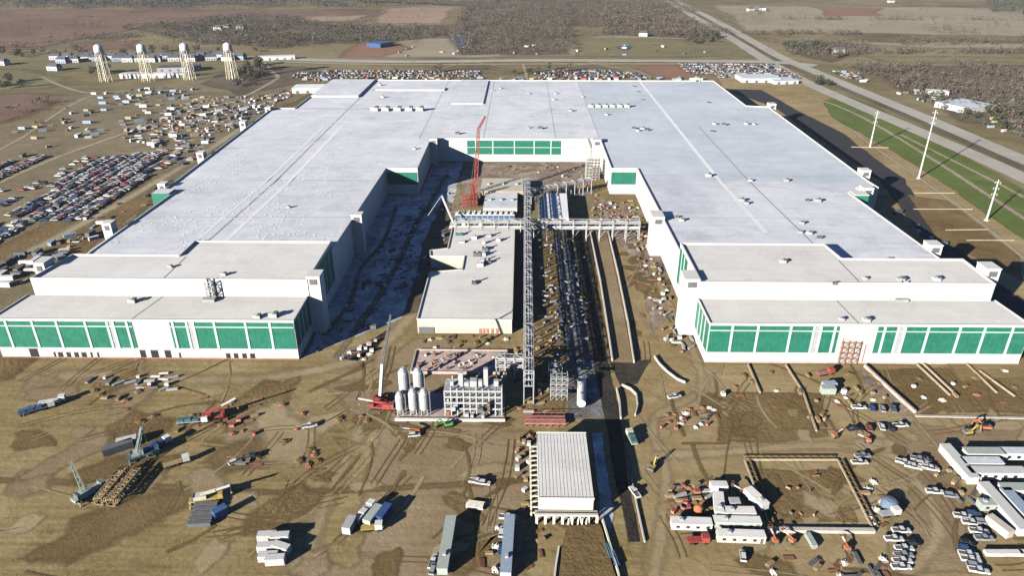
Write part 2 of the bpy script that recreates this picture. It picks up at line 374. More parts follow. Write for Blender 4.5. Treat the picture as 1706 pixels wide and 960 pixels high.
road('highway', 'track', [(330,99),(430,102),(640,108),(900,107),(1150,107),(1270,108)], 10, .66)
road('ramp_road', 'track', [(1085,130),(1060,118),(1020,112),(980,103)], 8, .50, soft=True)
road('ramp_road', 'track', [(560,118),(690,117),(740,113),(765,107),(790,104),(815,108),(850,112),(930,112),(985,106),(1010,104)], 7, .52, soft=True)
road('ramp_road', 'track', [(878,134),(876,120),(872,108)], 8, .54, soft=True)
road('ramp_road', 'track', [(440,104),(452,118),(462,130),(430,150),(410,160)], 10, .55, soft=True)
patch('embankment_ground', 'f_scrub', [(765,112),(790,106),(812,112),(815,116),(760,116)], .46, 4, 20)
patch('embankment_ground', 'f_scrub', [(930,116),(985,108),(1030,116),(1080,130),(900,131)], .46, 4, 20)
patch('field', 'f_redbrown', [(1050,112),(1120,108),(1180,130),(1100,131)], .42, 6, 25)
# left-hand side: lots, tracks
patch('dirt_ground', 'lotground', [(100,160),(330,136),(560,128),(560,136),(420,205),(150,430),(0,560),(-260,620),(-260,330),(0,230),(60,205)], .28, 4, 18)
patch('field', 'f_scrub', [(400,106),(520,112),(560,128),(400,160),(330,140)], .44, 6, 25)
road('gravel_track', 'track', [(-60,290),(0,250),(40,228),(80,200),(120,175),(160,159),(240,150),(330,152)], 7, .40, soft=True)
road('gravel_track', 'track', [(70,128),(95,140),(130,152),(165,157)], 9, .42, soft=True)
road('gravel_track', 'track', [(-80,345),(0,305),(90,265),(200,225),(300,190),(350,160)], 9, .36, soft=True)
road('gravel_track', 'track', [(-80,470),(30,430),(130,378),(250,310),(330,262),(400,215)], 14, .38, soft=True)
patch('dirt_ground', 'dirt_brown', [(0,410),(120,350),(260,290),(300,300),(150,420),(40,470),(-40,480)], .32, 3, 12)
# construction pad
patch('dirt_ground', 'dirt', [(-160,560),(0,490),(250,430),(853,250),(1300,300),(1650,480),(1900,620),(2400,1100),(-700,1100)], .05, 0)
patch('dirt_ground', 'dirt_right', [(985,380),(1110,360),(1160,520),(1185,600),(1706,600),(1900,620),(2400,1100),(1090,1100),(1060,900),(1040,760),(1010,640)], .065, 3, 9)
patch('dirt_ground', 'dirt_grey', [(640,595),(690,560),(760,560),(760,700),(900,715),(890,1000),(560,1000),(600,800)], .075, 3, 9)
patch('dirt_ground', 'dirt_grey', [(1440,700),(1700,710),(1706,760),(1600,780),(1640,960),(1480,960),(1470,860),(1530,790)], .085, 2, 7)
patch('dirt_ground', 'dirt_brown', [(1190,650),(1370,655),(1385,730),(1300,745),(1195,735)], .095, 2, 7)
patch('dirt_ground', 'dirt_brown', [(1445,615),(1720,610),(1740,690),(1530,692)], .095, 2, 7)
patch('dirt_ground', 'dirt_brown', [(1260,782),(1390,782),(1435,872),(1285,875)], .105, 1, 6)
road('haul_road', 'soil_pale', [(-60,632),(150,626),(340,634),(480,626),(600,598),(655,560),(690,520)], 13, .12, soft=True)
road('haul_road', 'soil_pale', [(640,580),(625,640),(600,720),(560,800),(520,900),(500,1000)], 9, .125, soft=True)
road('haul_road', 'soil_pale', [(1090,960),(1110,800),(1090,700),(1170,640),(1120,520),(1085,440)], 7, .118, soft=True)
road('haul_road', 'soil_pale', [(1450,1000),(1560,900),(1520,800),(1400,745),(1200,755),(1090,760)], 8, .119, soft=True)
road('haul_road', 'soil_dark', [(-60,800),(200,808),(420,822),(700,812),(880,800)], 4.5, .13, soft=True)
TR = random.Random(5)
def tyre_tracks(poly, n, angs, L0, L1, seed, z0):
    rr = random.Random(seed); pl = W2(poly); xs = [p[0] for p in pl]; ys = [p[1] for p in pl]; c = 0
    while c < n:
        x, y = rr.uniform(min(xs), max(xs)), rr.uniform(min(ys), max(ys))
        if not inside(x, y, pl): continue
        a = rad(rr.choice(angs)+rr.uniform(-14, 14)); L_ = rr.uniform(L0, L1); pts = [(x, y)]; bend = rr.uniform(-.35, .35)
        for i in range(4): a += bend*.5+rr.uniform(-.08, .08); x += math.cos(a)*L_/4; y += math.sin(a)*L_/4; pts.append((x, y))
        k = rr.choice(['soil_pale', 'soil_dark', 'soil_dark']); c += 1
        if rr.random() < .5: road('tyre_track', k, pts, rr.uniform(.8, 2.6), z0+.0004*c, soft=True, world=True)
        else:
            for s_ in (-1, 1): road('tyre_track', k, [(px_-math.sin(a)*s_*1.0, py_+math.cos(a)*s_*1.0) for px_, py_ in pts], .75, z0+.0004*c, soft=True, world=True)
def blotches(poly, n, r0, r1, ks, seed, z0):
    rr = random.Random(seed); pl = W2(poly); xs = [p[0] for p in pl]; ys = [p[1] for p in pl]; c = 0
    while c < n:
        x, y = rr.uniform(min(xs), max(xs)), rr.uniform(min(ys), max(ys))
        if not inside(x, y, pl): continue
        c += 1; r_ = rr.uniform(r0, r1); st = rr.uniform(.9, 2.2); ro = rr.uniform(0, 3.14); pts = []
        for i in range(12): t = i*math.pi/6; q = r_*rr.uniform(.7, 1.2); a, b = math.cos(t)*q*st, math.sin(t)*q; pts.append((x+a*math.cos(ro)-b*math.sin(ro), y+a*math.sin(ro)+b*math.cos(ro)))
        patch('soil_patch', rr.choice(ks), pts, z0+.0004*c, 0, world=True, soft=r_*.5)
LEFT = [(0,612),(640,612),(620,700),(600,780),(560,960),(0,960)]
blotches(LEFT, 30, 4, 13, ['soil_pale','dirt_grey','soil_dark','dirt_brown','dirt_grey'], 81, .14)
blotches([(600,600),(860,715),(880,960),(560,960)], 18, 2, 7, ['soil_pale','soil_dark','dirt','dirt_brown'], 82, .15)
blotches([(1060,620),(1190,610),(1700,700),(1700,960),(1090,960)], 30, 2, 6, ['soil_pale','soil_dark','dirt','dirt_brown','soil_pale'], 83, .115)
blotches([(990,360),(1080,380),(1150,560),(1100,620),(1060,600)], 24, 1.5, 6, ['soil_pale','soil_dark','dirt_brown'], 84, .11)
tyre_tracks(LEFT, 56, [38, 50, -5, 75], 12, 34, 85, .16)
tyre_tracks([(600,610),(860,715),(880,960),(560,960)], 34, [0, 80, 60], 14, 40, 86, .17)
tyre_tracks([(1080,640),(1190,610),(1700,700),(1700,960),(1090,960)], 70, [85, 5, 60, 120], 12, 36, 87, .14)
tyre_tracks([(990,360),(1080,380),(1150,560),(1100,620),(1060,600)], 26, [88, 80, 95], 16, 50, 88, .125)
# courtyard ground: frosty pale on the left, painted shade strips between rack and walls
patch('courtyard_ground', 'slabblue', [(505,597),(655,540),(700,520),(716,456),(745,410),(755,340),(775,270),(718,272),(700,320),(642,326),(560,470)], .11, 1.5, 6)
patch('courtyard_ground', 'rubble', [(545,597),(600,572),(655,545),(625,590),(590,602)], .12, 1.5, 5)
patch('dirt_ground', 'dirt_brown', [(889,395),(940,395),(945,600),(940,705),(885,700)], .14, 1, 5)
patch('paved_ground', 'paved_shade', [(918,395),(975,395),(990,500),(996,600),(1012,700),(938,700),(945,600),(932,480)], .15, 1.5, 5)  # pale ground darkened in colour where the rack shades it only partly
patch('shade_strip', 'strip_shade', [(945,385),(985,385),(1000,500),(1013,600),(1034,690),(1046,790),(1068,905),(1046,905),(1030,830),(1014,740),(990,620),(972,540)], .16, .6, 4)  # painted shadow band of the pipe rack and long building
patch('shade_strip', 'strip_shade', [(1013,600),(1085,600),(1062,640),(1035,650)], .165, .5, 4)  # side branch of the same painted shadow
patch('paved_ground', 'slabblue', [(984,722),(1004,722),(1024,860),(1018,885),(1000,870)], .17, .4, 4)
patch('shade_strip', 'shade_asphalt', [(855,385),(893,385),(880,548),(855,548)], .165)  # near-black strip standing in for shade right of the utility building
patch('dark_dirt', 'f_scrub', [(668,530),(700,520),(716,456),(752,400),(756,340),(738,330),(705,400),(690,460)], .125, 1.5, 6)  # strip of dark dirt beside the utility building
road('dirt_track', 'lotground', [(560,596),(600,540),(640,480),(668,430),(690,380),(722,330),(745,290)], 5, .13, soft=True)
road('dirt_track', 'lotground', [(540,560),(585,500),(600,450),(640,400),(660,345)], 3.5, .135, soft=True)
road('slab_path', 'dirt_grey', [(998,388),(1012,460),(1026,540),(1036,605)], 8.5, .18)
patch('gravel_ground', 'rubble', [(770,272),(985,268),(990,330),(760,340)], .12, 2, 6)
patch('gravel_ground', 'rubble', [(1050,345),(1105,420),(1120,520),(1085,560),(1060,440),(975,340),(1000,330)], .10, 1.5, 6, soft=1.2)
patch('parking_shade', 'shade_asphalt', [(1205,148),(1270,150),(1325,182),(1405,222),(1450,258),(1510,300),(1530,335),(1560,378),(1640,450),(1800,580),(1706,600),(1560,430),(1460,300),(1290,180)], .40, 1.5, 10)  # asphalt lot, widened so its dark colour stands in for factory shade
patch('loading_ground', 'dirt_brown', [(1510,325),(1580,335),(1700,430),(1706,470),(1560,400)], .42, 1, 8)

# ------------------------------------------------------------------ the factory
RZ0, RZ1, RY0, RY1 = 20.0, 16.5, 303.0, 420.0
def roofz(x, y): return RZ0+(RZ1-RZ0)*min(1, max(0, (y-RY0)/(RY1-RY0)))
fac = thing('factory_building', 'huge U shaped factory with pale flat roofs and green panelled end walls', 'factory', (0, 300, 0))
LOWZ, MIDZ = 17.0, 24.0
YF, YB = 241.0, 262.0
# walls
def walls(poly, z1, name='wall', k='wall_panel', skip=()):
    mb = MB(); n = len(poly); zf = z1 if callable(z1) else (lambda x, y: z1)
    for i in range(n):
        if i in skip: continue
        a, b = poly[i], poly[(i+1) % n]
        mb.add([(a[0],a[1],0),(b[0],b[1],0),(b[0],b[1],zf(*b)),(a[0],a[1],zf(*a))], [(0,1,2,3)], k)
    return mb.build(name, fac)
def parapet(poly, z1, h=1.0, t=.5, skip=(), k='white'):
    mb = MB(); n = len(poly); zf = z1 if callable(z1) else (lambda x, y: z1)
    for i in range(n):
        if i in skip: continue
        a, b = Vector(poly[i]), Vector(poly[(i+1) % n]); d = (b-a).normalized(); nn = Vector((-d.y, d.x))
        a2, b2 = a+nn*t, b+nn*t; o = nn*-.03; a1, b1 = a+o-d*.03, b+o+d*.03
        q = []
        for p in (a1, b1, b2, a2): q.append((p.x, p.y, zf(p.x, p.y)-.35))
        for p in (a1, b1, b2, a2): q.append((p.x, p.y, zf(p.x, p.y)+h+.002*i))
        mb.add(q, [(0,1,5,4),(1,2,6,5),(2,3,7,6),(3,0,4,7),(4,5,6,7)], k)
    return mb.build('parapet', fac)
def roof(polys, zf, k, name='roof'):
    mb = MB()
    for p in polys: mb.add([(x, y, zf(x, y) if callable(zf) else zf) for x, y in p], [tuple(range(len(p)))], k)
    return mb.build(name, fac)
lowL = [(-204.5,YF),(-87,YF),(-87,YB),(-202.5,YB)]; lowR = [(72,YF),(193.5,YF),(192,YB),(72,YB)]
midL = [(-199.5,YB),(-86.5,YB),(-86.5,303),(-149,303),(-149,286.8),(-196,286.8)]
midR = [(72.3,YB),(190,YB),(190.5,286.8),(138.5,286.8),(137,303),(72.3,303)]
for p in (lowL, lowR):
    walls(p, LOWZ, skip=(2,)); parapet(p, LOWZ, .5, .4, skip=(2,)); roof([p], LOWZ, 'roof_grey')
for p in (midL, midR):
    walls(p, MIDZ); parapet(p, MIDZ, .9, .5); roof([p], MIDZ, 'roof_grey')
main = [(-196,286.8),(-149,286.8),(-149,303),(-86.5,303),(-86.5,RY1),(-86,443),(-66,443),(-66,518),(57,518),(57,445),(73.5,445),(73.5,RY1),(72.3,303),(137,303),(138.5,286.8),(187,286.8),
        (187.5,397),(196,397),(196,407),(209,407),(209,RY1),(213,630),(195,634),(195,754),(-194.5,754),(-194.5,620),(-214,619),(-208,RY1),(-207,395),(-199,395)]
walls(main, roofz, skip=(0,2,12,14)); parapet(main, roofz, .8, .5, skip=(0,1,2,12,13,14))
roof([[(-196,286.8),(-149,286.8),(-149,303),(-198,303)], [(-198,303),(-86.5,303),(-86.5,RY1),(-208,RY1),(-207,395),(-199,395)],
      [(-208,RY1),(-86.5,RY1),(-86,443),(-66,443),(-66,518),(-66,620),(-214,619)], [(-66,518),(57,518),(57,620),(-66,620)]], roofz, 'roof')
roof([[(-194.5,620),(-66,620),(57,620),(57,754),(-194.5,754)]], roofz, 'roof')
roof([[(57,445),(73.5,445),(73.5,RY1),(209,RY1),(213,630),(195,634),(195,754),(57,754),(57,518)]], roofz, 'roof_blue')
roof([[(138.5,286.8),(187,286.8),(187.2,303),(137,303)], [(72.3,303),(187.2,303),(187.5,397),(196,397),(196,407),(209,407),(209,RY1),(73.5,RY1)]], roofz, 'roof')
# roof seams, expansion joints, lighter walkways and frost
def strip(name, pts, w, k, dz=.05, n=10):
    mb = MB()
    for i in range(len(pts)-1):
        a, b = Vector(pts[i]), Vector(pts[i+1]); d = (b-a).normalized(); q = Vector((-d.y, d.x))*w/2
        N = max(1, int((b-a).length/20))
        for j in range(N):
            p0, p1 = a.lerp(b, j/N), a.lerp(b, (j+1)/N)
            mb.add([(v.x, v.y, HZ(v.x, v.y)+dz) for v in (p0-q, p1-q, p1+q, p0+q)], [(0,1,2,3)], k)
    return mb.build(name, fac)
def HZ(x, y):
    if y < YB: return LOWZ
    if inside(x, y, midL) or inside(x, y, midR): return MIDZ
    return roofz(x, y)
strip('roof_seam', [(-148.5,304),(-148.5,618)], .9, 'grey'); strip('roof_seam', [(-148.5,620),(-147,753)], .9, 'grey')
strip('roof_walkway', [(-140,304),(-140,560)], 2.4, 'frost'); strip('roof_walkway', [(-154,304),(-154,560)], 1.4, 'frost')
strip('roof_seam', [(137.5,304),(137.5,560)], .8, 'grey'); strip('roof_walkway', [(120,330),(120,750)], 2.6, 'frost')
strip('roof_seam', [(-87,350),(-198,350)], .35, 'grey'); strip('roof_seam', [(-87,420),(-207,420)], .3, 'grey')
strip('roof_seam', [(74,352),(187,352)], .35, 'grey'); strip('roof_seam', [(74,432),(210,432)], .3, 'grey')
strip('roof_seam', [(-28,518.6),(-28,753)], .35, 'grey'); strip('roof_seam', [(25,518.6),(25,753)], .35, 'grey')
strip('roof_seam', [(57,520),(57,753)], .35, 'grey'); strip('roof_seam', [(-75,520),(-75,753)], .35, 'grey')
strip('roof_seam', [(-194,620),(195,620)], .35, 'grey'); strip('roof_seam', [(-150,YF+1),(-146.5,YB-.6)], .35, 'dgrey')
strip('roof_seam', [(129,YF+1),(128,YB-.6)], .35, 'dgrey'); strip('roof_seam', [(-146,YB+1),(-146,286)], .35, 'dgrey'); strip('roof_seam', [(137,YB+1),(137,286)], .4, 'dgrey')
mbf = MB()
for i in range(2600):
    x = R.uniform(-195, -90); y = R.uniform(305, 610)
    if mnoise.noise(Vector((x/25, y/40, 1.7))) < -.05: continue
    r = R.uniform(.25, 1.1); n = 7; z = HZ(x, y)+.03+.00003*i
    mbf.add([(x+math.cos(t)*r*R.uniform(.5,1), y+math.sin(t)*r*R.uniform(.6,1.5), z) for t in [2*math.pi*j/n for j in range(n)]], [tuple(range(n))], 'frost')
fo = mbf.build('frost_patches', fac); fo['kind'] = 'stuff'
# upstand box platforms on the far part of the roof
def roofbox(x0, x1, y0, y1, h, k='white', name='roof_platform', kt=None):
    mb = MB(); z = HZ((x0+x1)/2, (y0+y1)/2); mb.prism([(x0,y0),(x1,y0),(x1,y1),(x0,y1)], z-.3, z+h, k, kt or 'roof'); return mb.build(name, fac)
roofbox(-193, -150, 668, 752, 1.6); roofbox(-140, -74, 700, 712, 1.2); roofbox(-62, -34, 640, 752, .9)
# roof units: each a curb, a housing and a hood
def roof_unit(px, py, s=1.0, k='white2'):
    x, y = P(px, py, 18)
    for _ in range(3): x, y = P(px, py, HZ(x, y)+.8)
    z = HZ(x, y); mb = MB()
    mb.rbx(x, y, z-.1, 3.4*s, 2.4*s, .5*s, 0, 'grey'); mb.rbx(x, y, z+.4*s, 3.0*s, 2.1*s, 1.3*s, 0, k); mb.rbx(x+1.0*s, y, z+1.5*s, 1.6*s, 2.6*s, .5*s, 0, 'dgrey', .8)
    return mb.build('roof_unit', fac)
for px in (624, 642, 662, 681, 699): roof_unit(px, 183, 2.0)
for px in (984, 996, 1008, 1020, 1032, 1044): roof_unit(px, 177, 1.5)
for px, py in ((1056,213),(1062,217),(1070,214),(1077,216),(1070,165),(1056,143),(1063,152),(950,184),(925,155),(922,165),(880,155),(833,146),(820,150),(1180,170),(1190,206),(1206,207),(1243,206),(1256,206),(1186,218),(1345,333),(1362,334),(1333,386),(1348,388),(1365,395),(1335,371),(1243,338),(1180,292),(762,222),(690,247),(637,161),(632,141),(880,212),(900,213),(1010,190),(970,160),(480,344),(1310,300),(1250,300),(1235,333),(1128,360),(1135,366),
               (455,411),(330,401),(283,443),(372,456),(1304,435),(1419,440),(1480,432),(1500,466),(1441,463),(1560,465),(220,501),(455,525),(428,527),(1443,533),(1402,531),(1385,497)):
    roof_unit(px, py, R.uniform(.6, 1.1), R.choice(['white2', 'galv', 'white2', 'dgrey']))
# pipe frames standing on the low roofs in front of the tall walls
for px in (353, 1496):
    x, y = P(px, 497, LOWZ); mb = MB(); mb.lattice((x, y, LOWZ), (x, y, MIDZ+1.5), 2.6, 4, 'galv', .22); mb.rbx(x, y-2.5, LOWZ, 5, 2.5, 1.2, 0, 'grey'); mb.build('roof_duct_frame', fac)
# stair towers
def stair(x0, x1, y0, y1, z, k='white', green=False, doors=True):
    mb = MB(); mb.prism([(x0,y0),(x1,y0),(x1,y1),(x0,y1)], 0, z, k, 'roof_grey'); t = mb.build('stair_tower', fac)
    m2 = MB(); m2.bx(x0-.15, x1+.15, y0-.15, y1+.15, z, z+.5, 'white'); m2.bx(x0+1.2, x1-1.2, y0-.25, y0-.16, z-3.2, z-.8, 'dgrey')
    m2.build('cap', t)
    return t
for (x, y0, y1, z, side) in ((-87, 262.3, 269, 25.6, 1), (-87, 345, 350, 21.5, 1), (-66.2, 510, 516, 18.5, 1), (72.2, 262.3, 271, 25.4, -1), (73, 345, 355, 21, -1), (57, 508, 515, 18.5, -1)):
    if side == 1: stair(x+.1, x+5.5, y0, y1, z)
    else: stair(x-6.0, x-.1, y0, y1, z)
for (x, y0, y1, z) in ((-200,272,279,26.5),(-203,330,335,22),(-209,402,407,19),(-214,470,476,18.8),(-217,560,566,18.8),(-213,610,617,19)): stair(x-4, x+.5, y0, y1, z)
for (x, y0, y1, z) in ((191.2,270,277,27.3),(187.5,306,312,22.6),(197,398,404,19.5),(211,434,440,19.2),(214,629,636,19.2),(176,752,757,19.2)): stair(x-.8, x+5, y0, y1, z)
# green panels and mullions of the end walls
def px2x(px, py, z, Y): return P(px, py, z)[0]*Y/P(px, py, z)[1]
def facade(x0, x1, Y, z0, z1, cuts, name='green_panel', line=None, k='green_clad', mw=.9, darks=()):
    """front-facing panel bay with white mullions standing proud"""
    xs = [x0]+list(cuts)+[x1]
    for a, b in zip(xs[:-1], xs[1:]):
        mb = MB(); dk = any(a-.2 <= d <= b+.2 for d in darks)
        mb.bx(a+.05, b-.05, Y-.12, Y-.02, z0, z1, 'grey' if dk else k); mb.build(name, fac)
    for c in cuts:
        mb = MB(); mb.bx(c-mw/2, c+mw/2, Y-.34, Y-.125, z0-.1, z1+.3, 'mull'); mb.build('mullion', fac)
    if line: mb = MB(); mb.bx(x0, x1, Y-.25, Y-.125, line-.22, line+.22, 'mull'); mb.build('white_band', fac)
def fx(px): return px2x(px, 536, 17, YF)
L1 = [8.8, 52.9, 93.2, 141, 177.6, 187.7, 210.3]; L2 = [287, 310, 321, 356, 408, 448.7]
facade(-204.3, fx(219), YF, 4.8, 16.4, [fx(v) for v in L1], line=14.4, darks=(fx(183),))
facade(fx(281), -87.2, YF, 4.8, 16.4, [fx(v) for v in L2], line=14.4, darks=(fx(315.5),))
R1 = [1222, 1265, 1320, 1359, 1370.5, 1394]; R2 = [1477.5, 1500, 1511.5, 1550.5, 1603.5, 1645, 1691.6]
facade(72.3, fx(1402), YF, 4.8, 16.4, [fx(v) for v in R1], line=14.4, darks=(fx(1365),))
facade(fx(1466), 193.3, YF, 4.8, 16.4, [fx(v) for v in R2], line=14.4, darks=(fx(1506),))
# green returns on the courtyard corners (face sideways)
def side_facade(x, sx, y0, y1, z0, z1, n, k='green_clad', band=None):
    for i in range(n):
        a = y0+(y1-y0)*i/n; b = y0+(y1-y0)*(i+1)/n
        mb = MB(); mb.bx(min(x+sx*.02, x+sx*.12), max(x+sx*.02, x+sx*.12), a+.05, b-.05, z0, z1, k); mb.build('green_panel', fac)
        if i: mb = MB(); mb.bx(min(x+sx*.125, x+sx*.34), max(x+sx*.125, x+sx*.34), a-.35, a+.35, z0-.1, z1+.3, 'mull'); mb.build('mullion', fac)
side_facade(-87, 1, YF+.3, YB-.5, 4.8, 16.4, 4); side_facade(-86.5, 1, 273, 302, 6, 23, 4)
side_facade(72, -1, YF+.3, YB-.5, 4.8, 16.4, 4); side_facade(72.3, -1, 286, 302, 6, 23, 3)
facade(-85.6, -66.3, 443, 6.5, 14.6, [], line=None); facade(57.3, 73.2, 445, 6.5, 14.6, [])
facade(px2x(778,240,16,518), px2x(935,240,16,518), 518, 5.5, 15.8, [px2x(v,240,16,518) for v in (792.5, 821, 857, 890, 918)], line=10.8, mw=.8)
mb = MB()
for v in (947, 975): a = px2x(v-7, 251, 10, 518); b = px2x(v+7, 251, 10, 518); mb.bx(a, b, 517.85, 517.97, 9.6, 10.6, 'grey')
mb.build('louvre', fac)
for sx, xx in ((-1, -199.3), (1, 188.0)): side_facade(xx+(.0 if sx < 0 else .0), sx, 287.5, 300, 5, 16, 2)
side_facade(196, 1, 397.3, 406.8, 3, 16, 2); 
mb = MB(); mb.prism([(-209,386),(-199.2,386),(-199.2,394.8),(-209,394.8)], 0, 19, 'green', 'roof'); mb.build('green_bay', fac)
mb = MB(); mb.bx(188, 196, 390, 396.8, 0, 18.2, 'green'); mb.bx(187.9,196.1,389.9,396.9,18.2,18.8,'white'); mb.build('green_bay', fac)
# dock doors and openings
def openings(lst, Y=YF):
    for x0, x1, z0, z1 in lst:
        mb = MB(); mb.bx(x0, x1, Y-.10, Y-.02, z0, z1, 'black'); mb.bx(x0-.15, x1+.15, Y-.2, Y-.105, z1, z1+.2, 'grey'); mb.build('dock_door', fac)
def ox(z): return px2x(z, 594, .5, YF)
ops = [(ox(52), ox(66), .2, 4.2)]
for a, b in ((91,94),(98,106),(112,119),(125,132),(137,145),(152,155),(163,166)): ops.append((ox(a), ox(b), .3, 2.6))
for a, b in ((235,244),(253,265),(276,286)): ops.append((ox(a), ox(b), .3, 3.8))
for a, b in ((299,302),(377,384),(390,397),(404,411),(417,425)): ops.append((ox(a), ox(b), .3, 2.6))
openings(ops)
mb = MB()
mb.bx(-204.6, -86.9, YF-.22, YF-.01, 0, .45, 'pinkred'); mb.bx(71.9, 193.6, YF-.22, YF-.01, 0, .45, 'concpink'); mb.build('plinth', fac)
mb = MB()
for i in range(9): a = 200+0*i; mb.bx(188+.05, 188.3, 300+i*9.5, 303+i*9.5, 0, 4, 'dgrey')
mb.build('east_doors', fac)

# ------------------------------------------------------------------ utility buildings in the courtyard
plant = thing('utility_building', 'low grey flat roofed utility building in the middle of the courtyard', 'building', (-25, 300, 0))
pp = [(-43,262.5),(-3.6,262.5),(-3.6,367.5),(-37.5,367.5),(-37.3,338),(-46,335),(-45,328),(-28,328),(-28,312),(-43.1,309)]
mb = MB(); mb.prism(pp, 0, 6.5, 'cream', 'roof_grey'); mb.build('wall', plant)
mb = MB()
for i in range(len(pp)):
    a, b = Vector(pp[i]), Vector(pp[(i+1) % len(pp)]); mb.beam((a.x, a.y, 6.7+.003*i), (b.x, b.y, 6.7+.003*i), .5, 'conclight', .5)
mb.build('parapet', plant)
for px, py in ((806,404),(808,414),(806,424),(804,433),(800,441),(795,424),(815,392),(790,396),(765,390),(770,402),(830,400),(812,436),(790,470)):
    x, y = P(px, py, 7.2); mb = MB(); mb.rbx(x, y, 6.45, R.uniform(1.5, 4), R.uniform(1.2, 3), R.uniform(.8, 2), 0, R.choice(['galv','dgrey','white2','teal'])); mb.rbx(x, y, 8, .8, .8, 1.2, 0, 'grey'); mb.build('roof_unit', plant)
mb = MB()
for px in (800, 806, 812, 820, 828): x = px2x(px, 549, 1, 262.5); mb.bx(x-.5, x+.5, 262.3, 262.45, 0, 2.4, 'pinkred')
mb.bx(-42.5, -36, 262.25, 262.45, 0, 3, 'dgrey'); mb.build('door', plant)
ph = thing('pump_house', 'small pale roofed hall on the right of the pipe bridge with a wall tinted blue for shade', 'building', (12, 375, 0))
x0, y0 = P(909, 363, 6); x1, y1 = P(944, 322, 6)
mb = MB(); mb.prism([(x0,y0),(x1-1.2,y0),(x1,y1),(x0,y1)], 0, 6, 'plastic', 'frost'); mb.build('wall', ph)
mb = MB(); mb.bx(x0-3.5, x0-.05, y0, y1, 0, 4, 'paleblue'); mb.build('shade_wall', ph)  # pale blue colour stands in for shade on the left wall
mb = MB()
for i in range(5): mb.bx(x0+1+i*2.2, x0+2.2+i*2.2, y0-.15, y0-.03, .2, 3, 'dgrey')
mb.build('door', ph)
for (px0, px1, py0, py1, h, k, kt, lab) in ((805,862,347,321,5,'conclight','roof','pale flat roofed shed behind the cooling units'), (800,872,318,297,6,'tan','cream','tan flat roofed shed nearest the back wall of the courtyard')):
    x0, y0 = P(px0, py0, h); x1, y1 = P(px1, py1, h); t = thing('utility_shed', lab, 'shed', ((x0+x1)/2, y0, 0))
    mb = MB(); mb.prism([(x0,y0),(x1,y0),(x1,y1),(x0,y1)], 0, h, k, kt); mb.build('wall', t)
    mb = MB()
    for i in range(5): xx = x0+(x1-x0)*(i+.5)/5; mb.bx(xx-.8, xx+.8, y0-.12, y0-.02, 0, 3, 'dgrey')
    mb.build('door', t)
    for i in range(3): mb = MB(); mb.rbx(x0+(x1-x0)*(i+.5)/3, (y0+y1)/2, h-.05, 2, 1.6, 1.1, 0, 'galv'); mb.build('roof_unit', t)
# cooling units
def cooling():
    t = thing('cooling_unit', 'white cooling unit with blue side and two fan stacks', 'cooling unit'); mb = MB()
    mb.bx(-1.6, 1.6, -2.6, 2.6, 0, .7, 'dgrey'); mb.bx(-1.5, 1.5, -2.5, 2.5, .7, 4.0, 'white2'); mb.build('casing', t)
    mb = MB(); mb.bx(-1.3, 1.3, -2.62, -2.52, .9, 3.4, 'blue'); mb.build('louvre_panel', t)
    for y in (-1.2, 1.2):
        mb = MB(); mb.lathe(0, y, [(1.0, 4.0), (1.15, 4.3), (1.0, 5.0), (.85, 5.0), (.85, 4.2), (0, 4.2)], 'galv', 12); mb.build('fan_stack', t)
    return t
cu = Proto(cooling())
for i, px in enumerate(range(763, 862, 9)):
    x, y = P(px, 366, 0); cu.put((x, y, .12), 0, 'white and blue cooling unit in the row behind the grey utility roof', 'cooling units in a row')
cs = thing('equipment_skid', 'long black and white equipment skid in front of the cooling units', 'skid', (*P(810,377), 0)); x0, y0 = P(758, 380); x1, _ = P(862, 380)
mb = MB(); mb.bx(x0, x1, y0, y0+3, .1, .6, 'dgrey'); mb.build('frame', cs)
for i in range(11): mb = MB(); xx = x0+1.5+i*(x1-x0-3)/10; mb.bx(xx-1, xx+1, y0+.4, y0+2.6, .6, 2.6, ('dgrey', 'white2', 'black')[i % 3]); mb.build('cabinet', cs)

